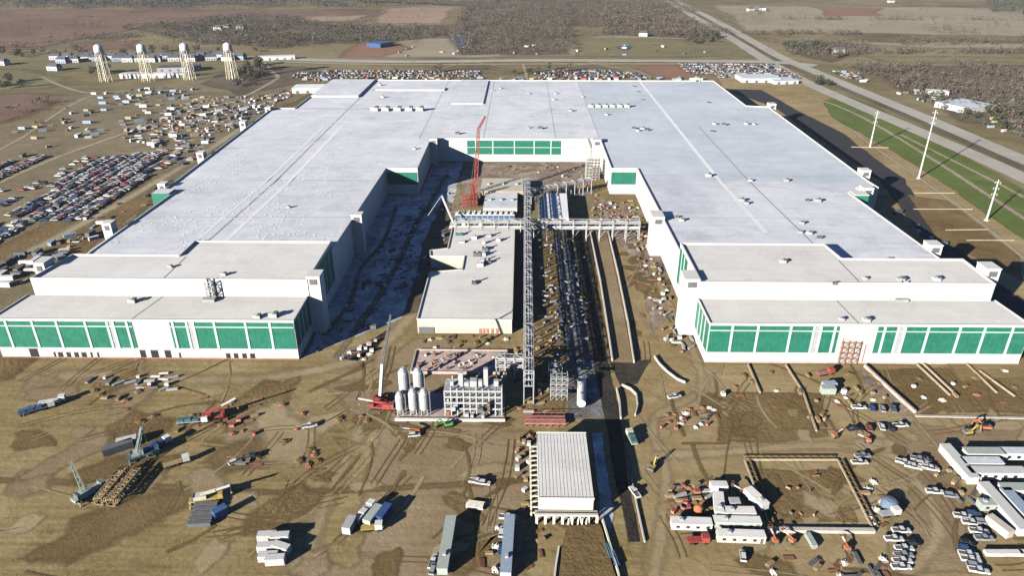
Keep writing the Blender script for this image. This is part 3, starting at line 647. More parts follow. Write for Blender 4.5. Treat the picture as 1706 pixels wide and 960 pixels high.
# ------------------------------------------------------------------ pipe racks
def rack(name, label, a, b, w, z, bays, tiers=(1.0,), deck='galv', k='steel', pipes=5, top=True):
    a, b = Vector(a), Vector(b); d = (b-a).normalized(); q = Vector((-d.y, d.x)); t = thing(name, label, 'pipe rack', (a.x, a.y, 0))
    for i in range(bays+1):
        p = a.lerp(b, i/bays); mb = MB()
        for s in (-1, 1): c = p+q*s*w/2; mb.beam((c.x, c.y, 0), (c.x, c.y, z+1.2), .42, k)
        for tt in tiers:
            c, e = p-q*w/2, p+q*w/2; mb.beam((c.x, c.y, z*tt), (e.x, e.y, z*tt), .38, k)
        c, e = p-q*w/2, p+q*w/2; mb.beam((c.x, c.y, z+1.2), (e.x, e.y, z+1.2), .3, k)
        mb.build('frame', t)
    for tt in tiers:
        mb = MB()
        for s in (-1, 1): c, e = a+q*s*w/2, b+q*s*w/2; mb.beam((c.x, c.y, z*tt), (e.x, e.y, z*tt), .35, k)
        if tt == tiers[-1]:
            for s in (-1, 1): c, e = a+q*s*w/2, b+q*s*w/2; mb.beam((c.x, c.y, z+1.2), (e.x, e.y, z+1.2), .2, k)
            for i in range(bays):
                p, r = a.lerp(b, i/bays), a.lerp(b, (i+1)/bays); s = 1 if i % 2 else -1
                c, e = p-q*s*w/2, r+q*s*w/2; mb.beam((c.x, c.y, z+1.2), (e.x, e.y, z+1.2), .18, k); c, e = p+q*w/2, r+q*w/2; mb.beam((c.x, c.y, 0), (e.x, e.y, z), .18, k)
        mb.build('girder', t)
        if tt == tiers[-1] and len(tiers) > 2: mb = MB(); c, e = a-q*w*.18, b-q*w*.18; mb.beam((c.x, c.y, z*tt-.12), (e.x, e.y, z*tt-.12), w*.6, 'tray', .12); mb.build('cable_tray', t)
        for i in range(pipes):
            o = (-w/2+w*(i+.5)/pipes); r = R.choice([.12, .2, .28]); c, e = a+q*o, b+q*o
            mb = MB(); mb.tube((c.x, c.y, z*tt+.2+r), (e.x, e.y, z*tt+.2+r), r, R.choice(['galv', 'white2', deck, 'steel']), 6); mb.build('pipe', t)
    return t
rack('pipe_rack', 'long grey steel pipe rack running up the middle of the courtyard', (3.0, 212), (3.6, 432), 3.4, 13.0, 26, (.6, .8, 1.0), pipes=3)
rack('pipe_bridge', 'grey steel pipe bridge crossing the courtyard behind the utility building', (-36, 366), (64, 366), 4.0, 10.5, 14, (.7, 1.0), 'white2', 'galv')
rack('pipe_bridge', 'slanting grey pipe bridge near the back wall of the courtyard', (5, 423), (44, 447), 4.0, 9.0, 7, (1.0,), 'grey', 'galv')
rack('pipe_bridge', 'short grey pipe bridge between the frame building and the long rack', (-9, 228), (1, 228), 3, 9, 3, (.7, 1.0), 'galv', 'galv', 3)
# scaffold frames right of the rack, white storage tank
def scaffold(name, label, cx, cy, lx, ly, h, nx, ny, nz, k='galv', deck='wood', t=.14):
    o = thing(name, label, 'scaffold', (cx, cy, 0)); mb = MB()
    X = [cx-lx/2+lx*i/nx for i in range(nx+1)]; Y = [cy-ly/2+ly*i/ny for i in range(ny+1)]; Z = [h*i/nz for i in range(nz+1)]
    for x in X:
        for y in Y: mb.beam((x, y, 0), (x, y, h+1), t, k)
    for z in Z[1:]:
        for y in Y: mb.beam((X[0], y, z), (X[-1], y, z), t, k)
        for x in X: mb.beam((x, Y[0], z), (x, Y[-1], z), t, k)
    for i in range(nz):
        for j in range(nx): mb.beam((X[j], Y[0]-.05, Z[i]), (X[j+1], Y[0]-.05, Z[i+1]), t*.7, k)
    mb.build('frame', o)
    for z in Z[1:]:
        mb = MB(); mb.bx(X[0]+.2, X[-1]-.2, Y[0]+.1, Y[-1]-.1 if ny < 2 else Y[1], z+.08, z+.16, deck); mb.build('deck', o)
    return o
x, y = P(931, 668); scaffold('scaffold', 'grey tube scaffold standing between the rack and the white tank', x, y+2, 6, 4, 9, 3, 2, 4, 'galv', 'grey')
x, y = P(925, 640); scaffold('scaffold', 'lower grey tube scaffold behind the one beside the white tank', x, y+3, 5, 4, 7, 2, 2, 3, 'galv', 'grey')
x, y = P(982, 300); scaffold('scaffold', 'grey scaffold climbing the corner of the back courtyard wall', x+2, y+3, 9, 8, 14, 4, 3, 6, 'galv', 'wood', .2)
tk = thing('storage_tank', 'long white cylindrical tank lying beside the pipe rack', 'tank', (*P(968, 678), 0)); x, y = P(968, 682); x2, y2 = P(969, 634, 2)
mb = MB(); mb.tube((x, y, 2.3), (x2, y2, 2.3), 1.55, 'white', 16); mb.build('shell', tk, smooth=False)
for f in (.15, .85): mb = MB(); mb.rbx(x+(x2-x)*f, y+(y2-y)*f, .1, 2.6, .6, 1.1, 0, 'conc'); mb.build('saddle', tk)
mb = MB(); mb.beam((x-1.1,y,3.4),(x2-1.1,y2,3.4),.12,'galv'); mb.lathe(x, y+4, [(.5,3.7),(.5,4.1),(0,4.1)], 'galv', 10); mb.build('manhole', tk)
# red barge-like steel frame at the foot of the rack
rf = thing('steel_platform', 'pinkish red steel platform at the near end of the pipe rack', 'platform', (*P(905, 708), 0)); x0, y0 = P(874, 712); x1, _ = P(942, 712)
mb = MB(); mb.bx(x0, x1, y0, y0+4.5, 1.2, 1.7, 'pinkred'); mb.build('deck', rf)
mb = MB()
for i in range(7):
    for yy in (y0+.3, y0+4.2): xx = x0+.3+i*(x1-x0-.6)/6; mb.beam((xx, yy, 0), (xx, yy, 1.2), .3, 'red'); mb.beam((xx, yy, 1.7), (xx, yy, 2.9), .1, 'red')
for yy in (y0+.3, y0+4.2): mb.beam((x0, yy, 2.9), (x1, yy, 2.9), .12, 'pinkred')
mb.build('railing', rf)
# rows of timber sleepers along the rack
for i in range(22):
    px, py = R.uniform(893, 912), R.uniform(540, 690); x, y = P(px, py)
    mb = MB(); mb.rbx(x, y, .15, R.uniform(2.5, 4.5), .5, .45, rad(R.uniform(20, 35)), R.choice(['wood', 'dgrey', 'tan'])); mb.build('timber_beam', loc=(x, y, 0), label='loose timber beam lying at a slant beside the pipe rack foot', cat='beam', group='timber beams by the rack')

# ------------------------------------------------------------------ silos, frame building, slab
def silo(px, py, h, r):
    x, y = P(px, py); t = thing('silo', 'silo', 'silo', (x, y, 0))
    mb = MB(); mb.lathe(x, y, [(r, 3), (r, h), (r*.45, h+1.6), (r*.4, h+1.9), (0, h+1.9)], 'galv', 18); mb.lathe(x, y, [(r, 3), (.4, .9), (0, .9)], 'steel', 18); mb.build('tank', t, smooth=False)
    for z in (5.5, 8.5, 11.5):
        if z < h-1: mb = MB(); mb.lathe(x, y, [(r+.03, z), (r+.1, z+.1), (r+.03, z+.2)], 'steel', 18); mb.build('ring', t)
    for a in range(4): mb = MB(); q = math.pi/4+a*math.pi/2; mb.beam((x+math.cos(q)*r*.9, y+math.sin(q)*r*.9, .1), (x+math.cos(q)*r*.9, y+math.sin(q)*r*.9, 3.6), .25, 'galv'); mb.build('leg', t)
    mb = MB(); mb.lattice((x+r+.3, y-.2, .1), (x+r+.3, y-.2, h+1), .4, int(h), 'steel', .06); mb.build('ladder', t)
    mb = MB()
    for a in range(10):
        q = a*math.pi/5; q2 = q+math.pi/5; mb.beam((x+math.cos(q)*r*.8, y+math.sin(q)*r*.8, h+.3), (x+math.cos(q)*r*.8, y+math.sin(q)*r*.8, h+1.5), .06, 'steel'); mb.beam((x+math.cos(q)*r*.8, y+math.sin(q)*r*.8, h+1.5), (x+math.cos(q2)*r*.8, y+math.sin(q2)*r*.8, h+1.5), .06, 'steel')
    mb.build('railing', t); return t
for (px, py, h, r, lab) in ((676,683,15.5,1.75,'tall grey silo at the back left of the silo group'), (700,683,15.5,1.75,'tall grey silo at the back right of the silo group'),
                            (668,692,8.0,1.5,'short grey silo at the front left corner of the group'), (690,692,9.2,1.6,'middle silo of the front row of short silos'), (708,692,9.2,1.6,'front silo nearest the concrete frame building')):
    silo(px, py, h, r)['label'] = lab
sb = thing('foundation_slab', 'pale concrete slab with kerb that carries the silos and frame building', 'foundation', (*P(750,702), 0))
x0, y0 = P(660, 700); x1, _ = P(840, 702); _, y1 = P(700, 672)
mb = MB(); mb.bx(x0, x1, y0, y1+6, 0, .35, 'concpink'); mb.build('slab', sb)
mb = MB(); mb.bx(x0-.3, x1+.3, y0-.8, y0-.02, 0, 1.0, 'conclight'); mb.build('kerb', sb)
fs = thing('foundation_slab', 'pink grey foundation slab crossed by pipes behind the silos', 'foundation', (*P(765,620), 0))
x0, y0 = P(686, 622); x1, _ = P(842, 622); _, y1 = P(765, 587)
mb = MB(); mb.bx(x0, x1, y0, y1, 0, .6, 'concpink'); mb.build('slab', fs)
mb = MB()
for (a, b, c, d) in ((x0-.5,x1+.5,y0-.6,y0-.02),(x0-.5,x1+.5,y1+.02,y1+.6),(x0-.6,x0-.02,y0,y1),(x1+.02,x1+.6,y0,y1)): mb.bx(a, b, c, d, 0, 1.1, 'concpink')
mb.build('kerb', fs)
for i in range(60): mb = MB(); xx, yy = R.uniform(x0+1, x1-3), R.uniform(y0+1, y1-1); mb.rbx(xx, yy, .62, R.uniform(.4, 1.4), R.uniform(.3, .9), R.uniform(.3, 1.1), R.uniform(0, 1), R.choice(['rust', 'conclight', 'dgrey', 'pinkred'])); mb.build('stub_block', fs)
fb = thing('frame_building', 'grey white open steel frame of a multi storey process building', 'building', (*P(790, 697), 0))
x0, y0 = P(742, 694); x1, _ = P(836, 694); D = 7.0; Hh = 10.5
for i in range(10):
    xx = x0+(x1-x0)*i/9
    for yy in (y0, y0+D): mb = MB(); mb.beam((xx, yy, .35), (xx, yy, Hh+(i*7 % 4)*.6), .42, 'galv'); mb.build('column', fb)
for z in (3.2, 5.7, 8.1, Hh):
    mb = MB()
    for yy in (y0, y0+D): mb.beam((x0, yy, z), (x1, yy, z), .5, 'galv', .6)
    for i in range(10): xx = x0+(x1-x0)*i/9; mb.beam((xx, y0, z), (xx, y0+D, z), .4, 'galv')
    mb.build('beam', fb)
    mb = MB(); mb.bx(x0+.4, x1-.4, y0+.4, y0+D-.4, z-.1, z+.1, 'grey'); mb.build('floor', fb)
for f, h, w in ((.28, 16, 1.6), (.72, 17.5, 1.5), (.12, 12.5, 1.2), (.5, 13, 2.4), (.9, 12.8, 1.6), (.38, 12.2, 1.6), (.62, 12.8, 1.4)):
    mb = MB(); mb.rbx(x0+(x1-x0)*f, y0+D*.5, Hh, w, w, h-Hh, 0, 'galv'); mb.build('vessel', fb)
for i in range(30): mb = MB(); mb.rbx(x0+R.uniform(0, x1-x0), y0+R.uniform(-2.5, 5), R.choice([.4, 3.3, 5.8]), R.uniform(.8, 2), 1.2, R.uniform(1, 2), 0, R.choice(['dgrey', 'galv', 'rust'])); mb.build('equipment', fb)

# ------------------------------------------------------------------ long building with piers
lb = thing('long_building', 'long concrete building with ribbed pale roof and open piers round its foot', 'building', (13.5, 157, 0))
a0, b0 = P(898, 830, 7.5); a1, _ = P(989, 830, 7.5); _, b1 = P(940, 722, 7.5)
mb = MB(); mb.prism([(a0,b0),(a1,b0),(a1,b1),(a0,b1)], 0, 7.5, 'conclight', 'roof_grey'); mb.build('wall', lb)
mb = MB(); n = 15
for i in range(n+1): xx = a0+(a1-a0)*i/n; mb.bx(xx-.05, xx+.05, b0+.02, b1-.02, 7.5, 7.56, 'roof_grey')
mb.bx(a0-.2, a1+.2, b0-.25, b0-.02, 7.1, 7.75, 'conclight'); mb.bx(a0-.2, a1+.2, b1+.02, b1+.25, 7.1, 7.75, 'conclight'); mb.build('roof_rib', lb)
for i in range(8): xx = a0-.6+(a1-a0+1.6)*i/7; mb = MB(); mb.bx(xx-.35, xx+.35, b0-2.6, b0-2.0, 0, 3.2, 'conclight'); mb.build('pier', lb)
mb = MB(); mb.bx(a0-1.2, a1+1.2, b0-2.7, b0-1.9, 3.2, 3.7, 'conclight'); mb.bx(a0-1.2, a1+1.2, b0-1.85, b0-.3, 3.1, 3.3, 'conc'); mb.build('ledge', lb)
for i in range(14):
    yy = b0+(b1-b0)*i/13; mb = MB(); mb.bx(a0-2.4, a0-1.9, yy-.3, yy+.3, 0, 2.4+.4*(i % 2), 'cream'); mb.bx(a0-1.9, a0-.02, yy-.2, yy+.2, 1.8, 2.2, 'conclight'); mb.build('side_pier', lb)
mb = MB()
for i in range(7): xx = a0+(a1-a0)*(i+.5)/7; mb.bx(xx-.8, xx+.8, b0-.12, b0-.02, .3, 2.7, 'dgrey')
mb.build('opening', lb)
for px in (946, 953, 962, 969, 976): x, y = P(px, 878); mb = MB(); mb.beam((x, y, .5), (x+.2, b0-2.7, 2.6), .35, 'conclight'); mb.build('chute', lb)

# ------------------------------------------------------------------ low concrete walls, grade beams, foundation pit
def wall_line(name, label, pts, w, h, k='conclight', cat='wall', z=0, group=None):
    pw = W2(pts); mb = MB()
    for i in range(len(pw)-1):
        a, b = pw[i], pw[i+1]; mb.beam((a[0], a[1], z+h/2+.002*i), (b[0], b[1], z+h/2+.002*i), w, k, h)
    return mb.build(name, label=label, cat=cat, group=group, loc=(*pw[0], 0))
wall_line('retaining_wall', 'low pale retaining wall along the left side of the slab path', [(983,388),(1000,470),(1014,560),(1020,603)], .5, 1.5, 'conc')
wall_line('retaining_wall', 'low pale retaining wall along the right side of the slab path', [(1013,388),(1030,460),(1046,540),(1056,606)], .5, 1.5, 'conc')
wall_line('curved_wall', 'curved pale concrete wall on the bare dirt right of the shade strip', [(1090,596),(1098,608),(1112,622),(1128,634),(1142,640)], .45, 1.1, 'conc')
wall_line('retaining_wall', 'bent low wall around the small dirt bay beside the shade strip', [(1036,644),(1050,650),(1060,660),(1062,678),(1058,694)], .45, 1.1, 'conc')
wall_line('retaining_wall', 'straight low wall at the edge of the shade strip', [(1027,650),(1032,672),(1034,700)], .5, 1.3, 'conc')
wall_line('retaining_wall', 'long pale kerb wall down the right side of the shade strip', [(1052,800),(1062,850),(1074,905)], .4, .7, 'conc')
for i, (p, lab) in enumerate((([(1246,609),(1266,656)], 'first grade beam left of the entrance scaffold'), ([(1309,610),(1338,656),(1360,720)], 'long cream grade beam slanting from the wall past the blue container'),
          ([(1528,609),(1582,660)], 'pair of grade beams, the left one, below the right facade'), ([(1538,608),(1592,659)], 'pair of grade beams, the right one, below the right facade'), ([(1610,608),(1660,656)], 'grade beam below the last green panels'),
          ([(1632,620),(1690,662)], 'short grade beam nearest the right edge of the photo'))):
    wall_line('grade_beam', lab, p, .55, .8, 'tan', 'grade beam')
wall_line('kerb_wall', 'pale kerb wall along the bottom of the graded right hand yard', [(1525,694),(1610,696),(1760,699)], 1.0, .4, 'conc')
patch('brick_path', 'rubble', [(1430,616),(1442,612),(1530,690),(1508,700),(1440,640)], .15, .4, 4)
wall_line('brick_wall', 'reddish low wall beside the rubble path at the entrance scaffold', [(1440,612),(1480,650),(1524,690)], .8, 1.4, 'concpink')
fp = thing('foundation_pit', 'rectangular foundation with dark rusty ring walls on open dirt', 'foundation', (*P(1340, 850), 0))
for a, b in (((1240,768),(1395,768)), ((1395,768),(1452,880)), ((1240,768),(1282,880))):
    p, q = P(*a), P(*b); mb = MB(); mb.beam((*p, .35), (*q, .35), .45, 'tan', .7); d = (Vector(q)-Vector(p)).normalized(); o = Vector((-d.y, d.x))*1.6
    mb.beam((p[0]+o.x, p[1]+o.y, .4), (q[0]+o.x, q[1]+o.y, .4), .4, 'soil_dark', .8); mb.build('ring_wall', fp)
    for i in range(12):
        f = (i+.5)/12; xx, yy = p[0]+(q[0]-p[0])*f, p[1]+(q[1]-p[1])*f; mb = MB(); mb.beam((xx, yy, .92), (xx+o.x, yy+o.y, .85), .15, 'soil_dark'); mb.build('tie', fp)
p, q = P(1278, 886), P(1456, 888); mb = MB(); mb.beam((*p, .6), (*q, .6), 1.3, 'conc', 1.1); mb.build('front_wall', fp)
for i in range(12): mb = MB(); x, y = P(R.uniform(1270, 1415), R.uniform(785, 870)); mb.rbx(x, y, .1, R.uniform(.3, 2.6), .25, R.uniform(.2, 1.0), R.uniform(0, 3), R.choice(['rust', 'wood', 'dgrey'])); mb.build('rebar_bundle', fp)
mb = MB(); mb.prism(ragged(W2([(925,1000),(942,880),(1000,878),(1035,1000)]), .6, 3), 0, .9, 'dirt_brown'); o = mb.build('dirt_ramp', label='brown earth ramp in front of the long building piers', cat='earth ramp', loc=(*P(975,940), 0))
wall_line('ramp_kerb', 'cream kerb along the right side of the brown earth ramp', [(1003,868),(1014,905),(1030,960),(1036,1000)], .5, 1.1)
wall_line('ramp_kerb', 'cream kerb along the left side of the brown earth ramp', [(931,915),(926,945),(920,1000)], .5, 1.1)

# ------------------------------------------------------------------ vehicles
CARK = {'white': 'white', 'silver': 'silver', 'black': 'black', 'grey': 'dgrey', 'red': 'maroon', 'blue': 'navy', 'beige': 'beige'}
def wheel(x, y, t, r=.40):
    mb = MB(); mb.tube((x, y-.14, r), (x, y+.14, r), r, 'tyre', 12); w = mb.build('wheel', t)
    mb = MB(); s = 1 if y > 0 else -1; mb.tube((x, y+.145*s, r), (x, y+.16*s, r), r*.55, 'silver', 8); mb.build('rim', w)
def pickup(k):
    t = thing('pickup_truck', 'pickup', 'pickup truck'); m = CARK[k]; mb = MB()
    mb.add([(x, y*s, z) for s in (-1, 1) for x, y, z in ((-2.9,.95,.45),(2.9,.9,.45),(2.95,.85,1.0),(1.45,.95,1.15),(-2.9,.95,1.12))],
           [(0,1,2,3,4),(9,8,7,6,5),(1,6,7,2),(2,7,8,3),(0,4,9,5),(0,5,6,1)], m)
    mb.add([(x, y, z) for x, y, z in ((-.75,-.95,1.12),(1.45,-.95,1.15),(1.45,.95,1.15),(-.75,.95,1.12))], [(0,1,2,3)], m)
    for y0, y1 in ((-.95,-.82),(.82,.95)): mb.bx(-2.9, -.75, y0, y1, 1.1, 1.28, m)
    mb.bx(-2.95, -2.85, -.95, .95, .9, 1.28, m); mb.bx(-2.84, -.8, -.81, .81, 1.121, 1.135, 'dgrey'); mb.build('body', t)
    mb = MB(); mb.add([(-.75,-.9,1.13),(1.35,-.9,1.13),(1.35,.9,1.13),(-.75,.9,1.13),(-.55,-.74,1.88),(.6,-.74,1.88),(.6,.74,1.88),(-.55,.74,1.88)], [(0,1,5,4),(1,2,6,5),(2,3,7,6),(3,0,4,7),(4,5,6,7)], 'glass'); mb.build('window', t)
    mb = MB(); mb.bx(-.6, .65, -.76, .76, 1.885, 1.95, m); mb.build('cab_roof', t)
    for x in (-1.85, 1.9):
        for y in (-.86, .86): wheel(x, y, t)
    for y in (-.65, .65): mb = MB(); mb.bx(2.93, 3.0, y-.2, y+.2, .75, .95, 'paint_white'); mb.build('headlight', t)
    return t
def suv(k):
    t = thing('parked_car', 'car', 'car'); m = CARK[k]; mb = MB()
    mb.add([(x, y*s, z) for s in (-1, 1) for x, y, z in ((-2.3,.9,.4),(2.35,.88,.4),(2.38,.82,.85),(1.2,.9,1.02),(-2.3,.9,1.0))],
           [(0,1,2,3,4),(9,8,7,6,5),(1,6,7,2),(2,7,8,3),(0,4,9,5),(0,5,6,1),(3,8,9,4)], m); mb.build('body', t)
    mb = MB(); mb.add([(-2.2,-.85,1.0),(1.15,-.85,1.02),(1.15,.85,1.02),(-2.2,.85,1.0),(-1.8,-.68,1.6),(.4,-.68,1.6),(.4,.68,1.6),(-1.8,.68,1.6)], [(0,1,5,4),(1,2,6,5),(2,3,7,6),(3,0,4,7),(4,5,6,7)], 'glass'); mb.build('window', t)
    mb = MB(); mb.bx(-1.85, .45, -.7, .7, 1.605, 1.67, m); mb.build('roof', t)
    for x in (-1.45, 1.45):
        for y in (-.8, .8): wheel(x, y, t, .36)
    return t
def farcar(k):
    m = CARK[k]; mb = MB(); mb.bx(-2.4, 2.4, -.95, .95, .35, 1.0, m); mb.rbx(-.2, 0, 1.0, 2.8, 1.7, .5, 0, 'glass', .85); mb.bx(-1.3, .9, -.7, .7, 1.5, 1.58, m); mb.bx(-1.9, -1.2, -1, 1, .02, .5, 'tyre'); mb.bx(1.2, 1.9, -1, 1, .02, .5, 'tyre')
    return mb
PU = {k: Proto(pickup(k)) for k in ('white', 'silver', 'grey', 'black')}
SU = {k: Proto(suv(k)) for k in ('white', 'silver', 'black', 'red', 'blue')}
def veh(px, py, kind='p', k='white', rz=0, label=None, group=None):
    x, y = P(px, py); pr = (PU if kind == 'p' else SU)[k]; return pr.put((x, y, .20), rad(rz), label, group, .86)
V = 'vehicles parked on the dirt'
def cars(lst, lab, grp):
    for i, (px, py, kind, k, rz) in enumerate(lst):
        nm = {'p': 'pickup truck', 's': 'car'}[kind]
        veh(px, py, kind, k, rz, f'{k} {nm} {lab}', grp)
cars([(1430,682,'p','white',0),(1452,683,'s','blue',80),(1469,684,'s','silver',80),(1487,684,'p','grey',75)], 'in the short line above the middle of the right yard', 'vehicles in the upper line of the right yard')
cars([(1423,718,'p','black',10),(1447,716,'s','red',80),(1468,714,'s','white',80),(1499,712,'p','white',5),(1484,716,'s','black',80)], 'in the second line of the right yard', 'vehicles in the second line of the right yard')
cars([(1431,774,'p','white',3),(1436,763,'p','silver',5)], 'right of the foundation pit corner', 'two vehicles by the foundation pit')
cars([(1505,774,'p','white',-25),(1520,781,'p','white',-22),(1534,776,'s','white',-20),(1549,784,'p','white',-20),(1540,768,'s','black',-20),(1530,769,'p','silver',-20)], 'in the cluster left of the site offices', 'vehicles clustered left of the site offices')
cars([(1556,823,'p','white',-5),(1583,829,'s','silver',-10)], 'alone between the site office blocks', 'vehicles between the office blocks')
cars([(1603,864,'p','white',-10),(1621,860,'s','blue',-10),(1617,875,'p','white',-8),(1634,873,'s','silver',-8),(1629,889,'p','white',-8),(1638,901,'p','silver',0)], 'in the staggered rank beside the pale container', 'vehicles beside the pale container')
cars([(1500,888,'p','white',0),(1488,902,'p','white',0)], 'at the near right corner of the foundation wall', 'vehicles at the foundation corner')
cars([(1505,918,'p','white',0),(1504,929,'p','silver',0),(1502,939,'p','white',0),(1500,949,'p','white',0),(1520,909,'s','black',0)], 'in the tight rank at the bottom of the yard', 'vehicles in the tight bottom rank')
cars([(1608,918,'s','blue',-15),(1612,928,'p','white',-12),(1616,937,'p','white',-12),(1622,946,'s','silver',-12),(1629,955,'p','white',-12),(1610,909,'s','black',-12)], 'in the slanting rank near the lower right corner', 'vehicles in the slanting bottom rank')
cars([(516,713,'p','white',20)], 'alone on the dirt right of the red boom truck', None)
cars([(1123,664,'p','white',20)], 'standing alone inside the turning circle', None)
cars([(1057,824,'p','white',110)], 'on the verge right of the shade strip', None)
cars([(795,806,'p','white',-10),(806,808,'s','white',-10)], 'parked left of the long concrete building', None)
cars([(1237,930,'s','white',80)], 'standing alone below the cream trailer', None)
cars([(690,728,'s','white',10)], 'beside the orange boom lift in front of the silos', None)
cars([(420,764,'p','black',15),(392,773,'s','white',40)], 'in the pair on mid field left of the round debris heap', None)
cars([(846,866,'p','white',-5),(836,890,'s','white',85),(835,920,'s','blue',85),(722,940,'p','white',80),(722,952,'s','silver',80)], 'beside the long grey trailers at the bottom edge', 'vehicles by the long grey trailers')
# lots: the nearest as individual cars, the rest as one mass
slots = []
def lot(poly, along, pitch=2.75, fill=.9, aisle=6.5, world=False):
    poly = poly if world else W2(poly); xs = [p[0] for p in poly]; ys = [p[1] for p in poly]
    u = min(xs) if along == 'y' else min(ys); i = 0; hi = max(xs) if along == 'y' else max(ys)
    while u < hi:
        v = min(ys) if along == 'y' else min(xs); hv = max(ys) if along == 'y' else max(xs)
        while v < hv:
            x, y = (u, v) if along == 'y' else (v, u)
            if inside(x, y, poly) and R.random() < fill: slots.append((x+R.uniform(-1.1, 1.1), y+R.uniform(-.4, .4), (0 if along == 'y' else 90)+R.choice([0, 180])+R.uniform(-14, 14)))
            v += pitch
        u += 5.3 if i % 2 == 0 else 5.0+aisle
        i += 1
lot([(8,362),(60,330),(100,303),(165,264),(250,256),(268,268),(225,318),(150,368),(70,372)], 'y', fill=.95, aisle=2.6)
lot([(205,266),(250,250),(320,252),(335,262),(250,300),(210,300)], 'y', fill=.6)
lot([(-60,300),(20,270),(70,258),(80,264),(0,310),(-60,330)], 'y', fill=.75)
lot([(-60,345),(80,288),(180,250),(190,256),(100,300),(0,345),(-60,360)], 'y', fill=.3)
lot([(-60,395),(0,372),(45,372),(0,405),(-60,430)], 'y', fill=.8)
lot([(500,119),(700,118),(800,119),(800,130),(480,131)], 'x', fill=.75)
lot([(890,120),(985,116),(1070,124),(1084,131),(888,131)], 'x', fill=.7)
lot([(1130,106),(1290,108),(1338,134),(1250,136),(1200,126),(1140,122)], 'x', fill=.85)
lot([(1385,119),(1430,120),(1445,132),(1410,132)], 'x', fill=.6)
lot([(1175,120),(1230,124),(1250,134),(1200,130)], 'x', fill=.7)
slots.sort(key=lambda s: s[0]**2+s[1]**2)
CK = ['white']*9+['silver']*3+['black']*3+['grey']*2+['red']*4+['blue']*3+['beige']*5
FC = {}
mass = MB()
for i, (x, y, rz) in enumerate(slots):
    k = R.choice(CK)
    if i < 225:
        if k not in FC: FC[k] = Proto(farcar(k).build('parked_car', label='car', cat='car', loc=(0,0,0)))
        FC[k].put((x, y, .45), rad(rz), f'small {k} car parked in the packed lot left of the factory', f'{k} cars in the left lot')
    else:
        mb = farcar(k); c, s = math.cos(rad(rz)), math.sin(rad(rz))
        mb.v = [(x+a*c-b*s, y+a*s+b*c, z+.45) for a, b, z in mb.v]
        for f, mi in zip(mb.f, mb.m): mass.f.append(tuple(j+len(mass.v) for j in f)); mass.m.append(mass.mi(mb.mats[mi]))
        mass.v += mb.v
mass.build('parked_cars', kind='stuff')['label'] = 'distant rows of parked cars in the lots around the factory'

# ------------------------------------------------------------------ prototypes of site gear
def cont(k, L=6.1, W_=2.44, H_=2.6):
    t = thing('container', 'container', 'container'); mb = MB(); mb.bx(-L/2, L/2, -W_/2, W_/2, .15, H_, k)
    n = int(L/.6)
    for i in range(n): xx = -L/2+.3+i*L/n; mb.bx(xx, xx+.12, -W_/2-.05, W_/2+.05, .3, H_-.1, k)
    mb.build('body', t); mb = MB(); mb.bx(L/2+.01, L/2+.06, -W_/2+.1, -.03, .25, H_-.15, k); mb.bx(L/2+.01, L/2+.06, .03, W_/2-.1, .25, H_-.15, k); mb.build('door', t)
    return t
def office(k='white2', L=14, kr='roof_grey'):
    t = thing('site_trailer', 'trailer', 'site trailer'); mb = MB(); mb.bx(-L/2, L/2, -1.6, 1.6, .7, 3.3, k); mb.bx(-L/2+1, L/2-1, -1.2, 1.2, .1, .7, 'dgrey'); mb.build('body', t)
    mb = MB(); mb.bx(-L/2-.12, L/2+.12, -1.72, 1.72, 3.3, 3.45, kr); mb.build('roof', t)
    for i in range(int(L/3.2)): xx = -L/2+1.5+i*3.2; mb = MB(); mb.bx(xx, xx+1.1, -1.66, -1.61, 1.6, 2.5, 'glass'); mb.build('window', t)
    mb = MB(); mb.bx(L/2-1.6, L/2-.7, -1.66, -1.61, .8, 2.8, 'dgrey'); mb.build('door', t)
    mb = MB(); mb.rbx(-L/4, 0, 3.45, 1.2, 1, .7, 0, 'galv'); mb.build('roof_unit', t); return t
def stack(k, L=4, W_=2, n=3, rnd=False):
    mb = MB()
    for i in range(n):
        m = max(2, int(W_/.5))
        for j in range(m):
            y = -W_/2+W_*(j+.5)/m; z = .12+i*.42
            if rnd: mb.tube((-L/2+R.uniform(-.2,.2), y, z+.2), (L/2+R.uniform(-.2,.2), y, z+.2), .2, k, 7)
            else: mb.bx(-L/2+R.uniform(-.2,.2), L/2+R.uniform(-.2,.2), y-.21, y+.21, z, z+.36, k)
        if i: mb.bx(-L/2+.6, -L/2+.8, -W_/2, W_/2, .12+i*.42-.07, .12+i*.42-.01, 'wood')
    return mb
def stackthing(name, label, cat, *a, **kw): return stack(*a, **kw).build(name, label=label, cat=cat, loc=(0,0,0))
def pile(k, r=2, h=1.0, seed=1):
    rr = random.Random(seed); mb = MB(); n = 14; vs = []
    for j, f in enumerate((1, .8, .55, .25)):
        for i in range(n):
            t = 2*math.pi*i/n; q = r*f*rr.uniform(.75, 1.2); vs.append((math.cos(t)*q, math.sin(t)*q*.75, h*(1-f)**.8*rr.uniform(.8, 1.2) if j else -.02))
    vs.append((0, 0, h)); fs = [(j*n+i, j*n+(i+1) % n, (j+1)*n+(i+1) % n, (j+1)*n+i) for j in range(3) for i in range(n)]+[(3*n+i, 3*n+(i+1) % n, 4*n) for i in range(n)]
    mb.add(vs, fs, k)
    for i in range(10):
        a = rr.uniform(0, 6.28); q = rr.uniform(.3, 1.15)*r; mb.rbx(math.cos(a)*q, math.sin(a)*q*.75, h*max(0, 1-q/r)*.7, rr.uniform(.2, .8), rr.uniform(.2, .5), rr.uniform(.2, .5), rr.uniform(0, 3), k)
    return mb
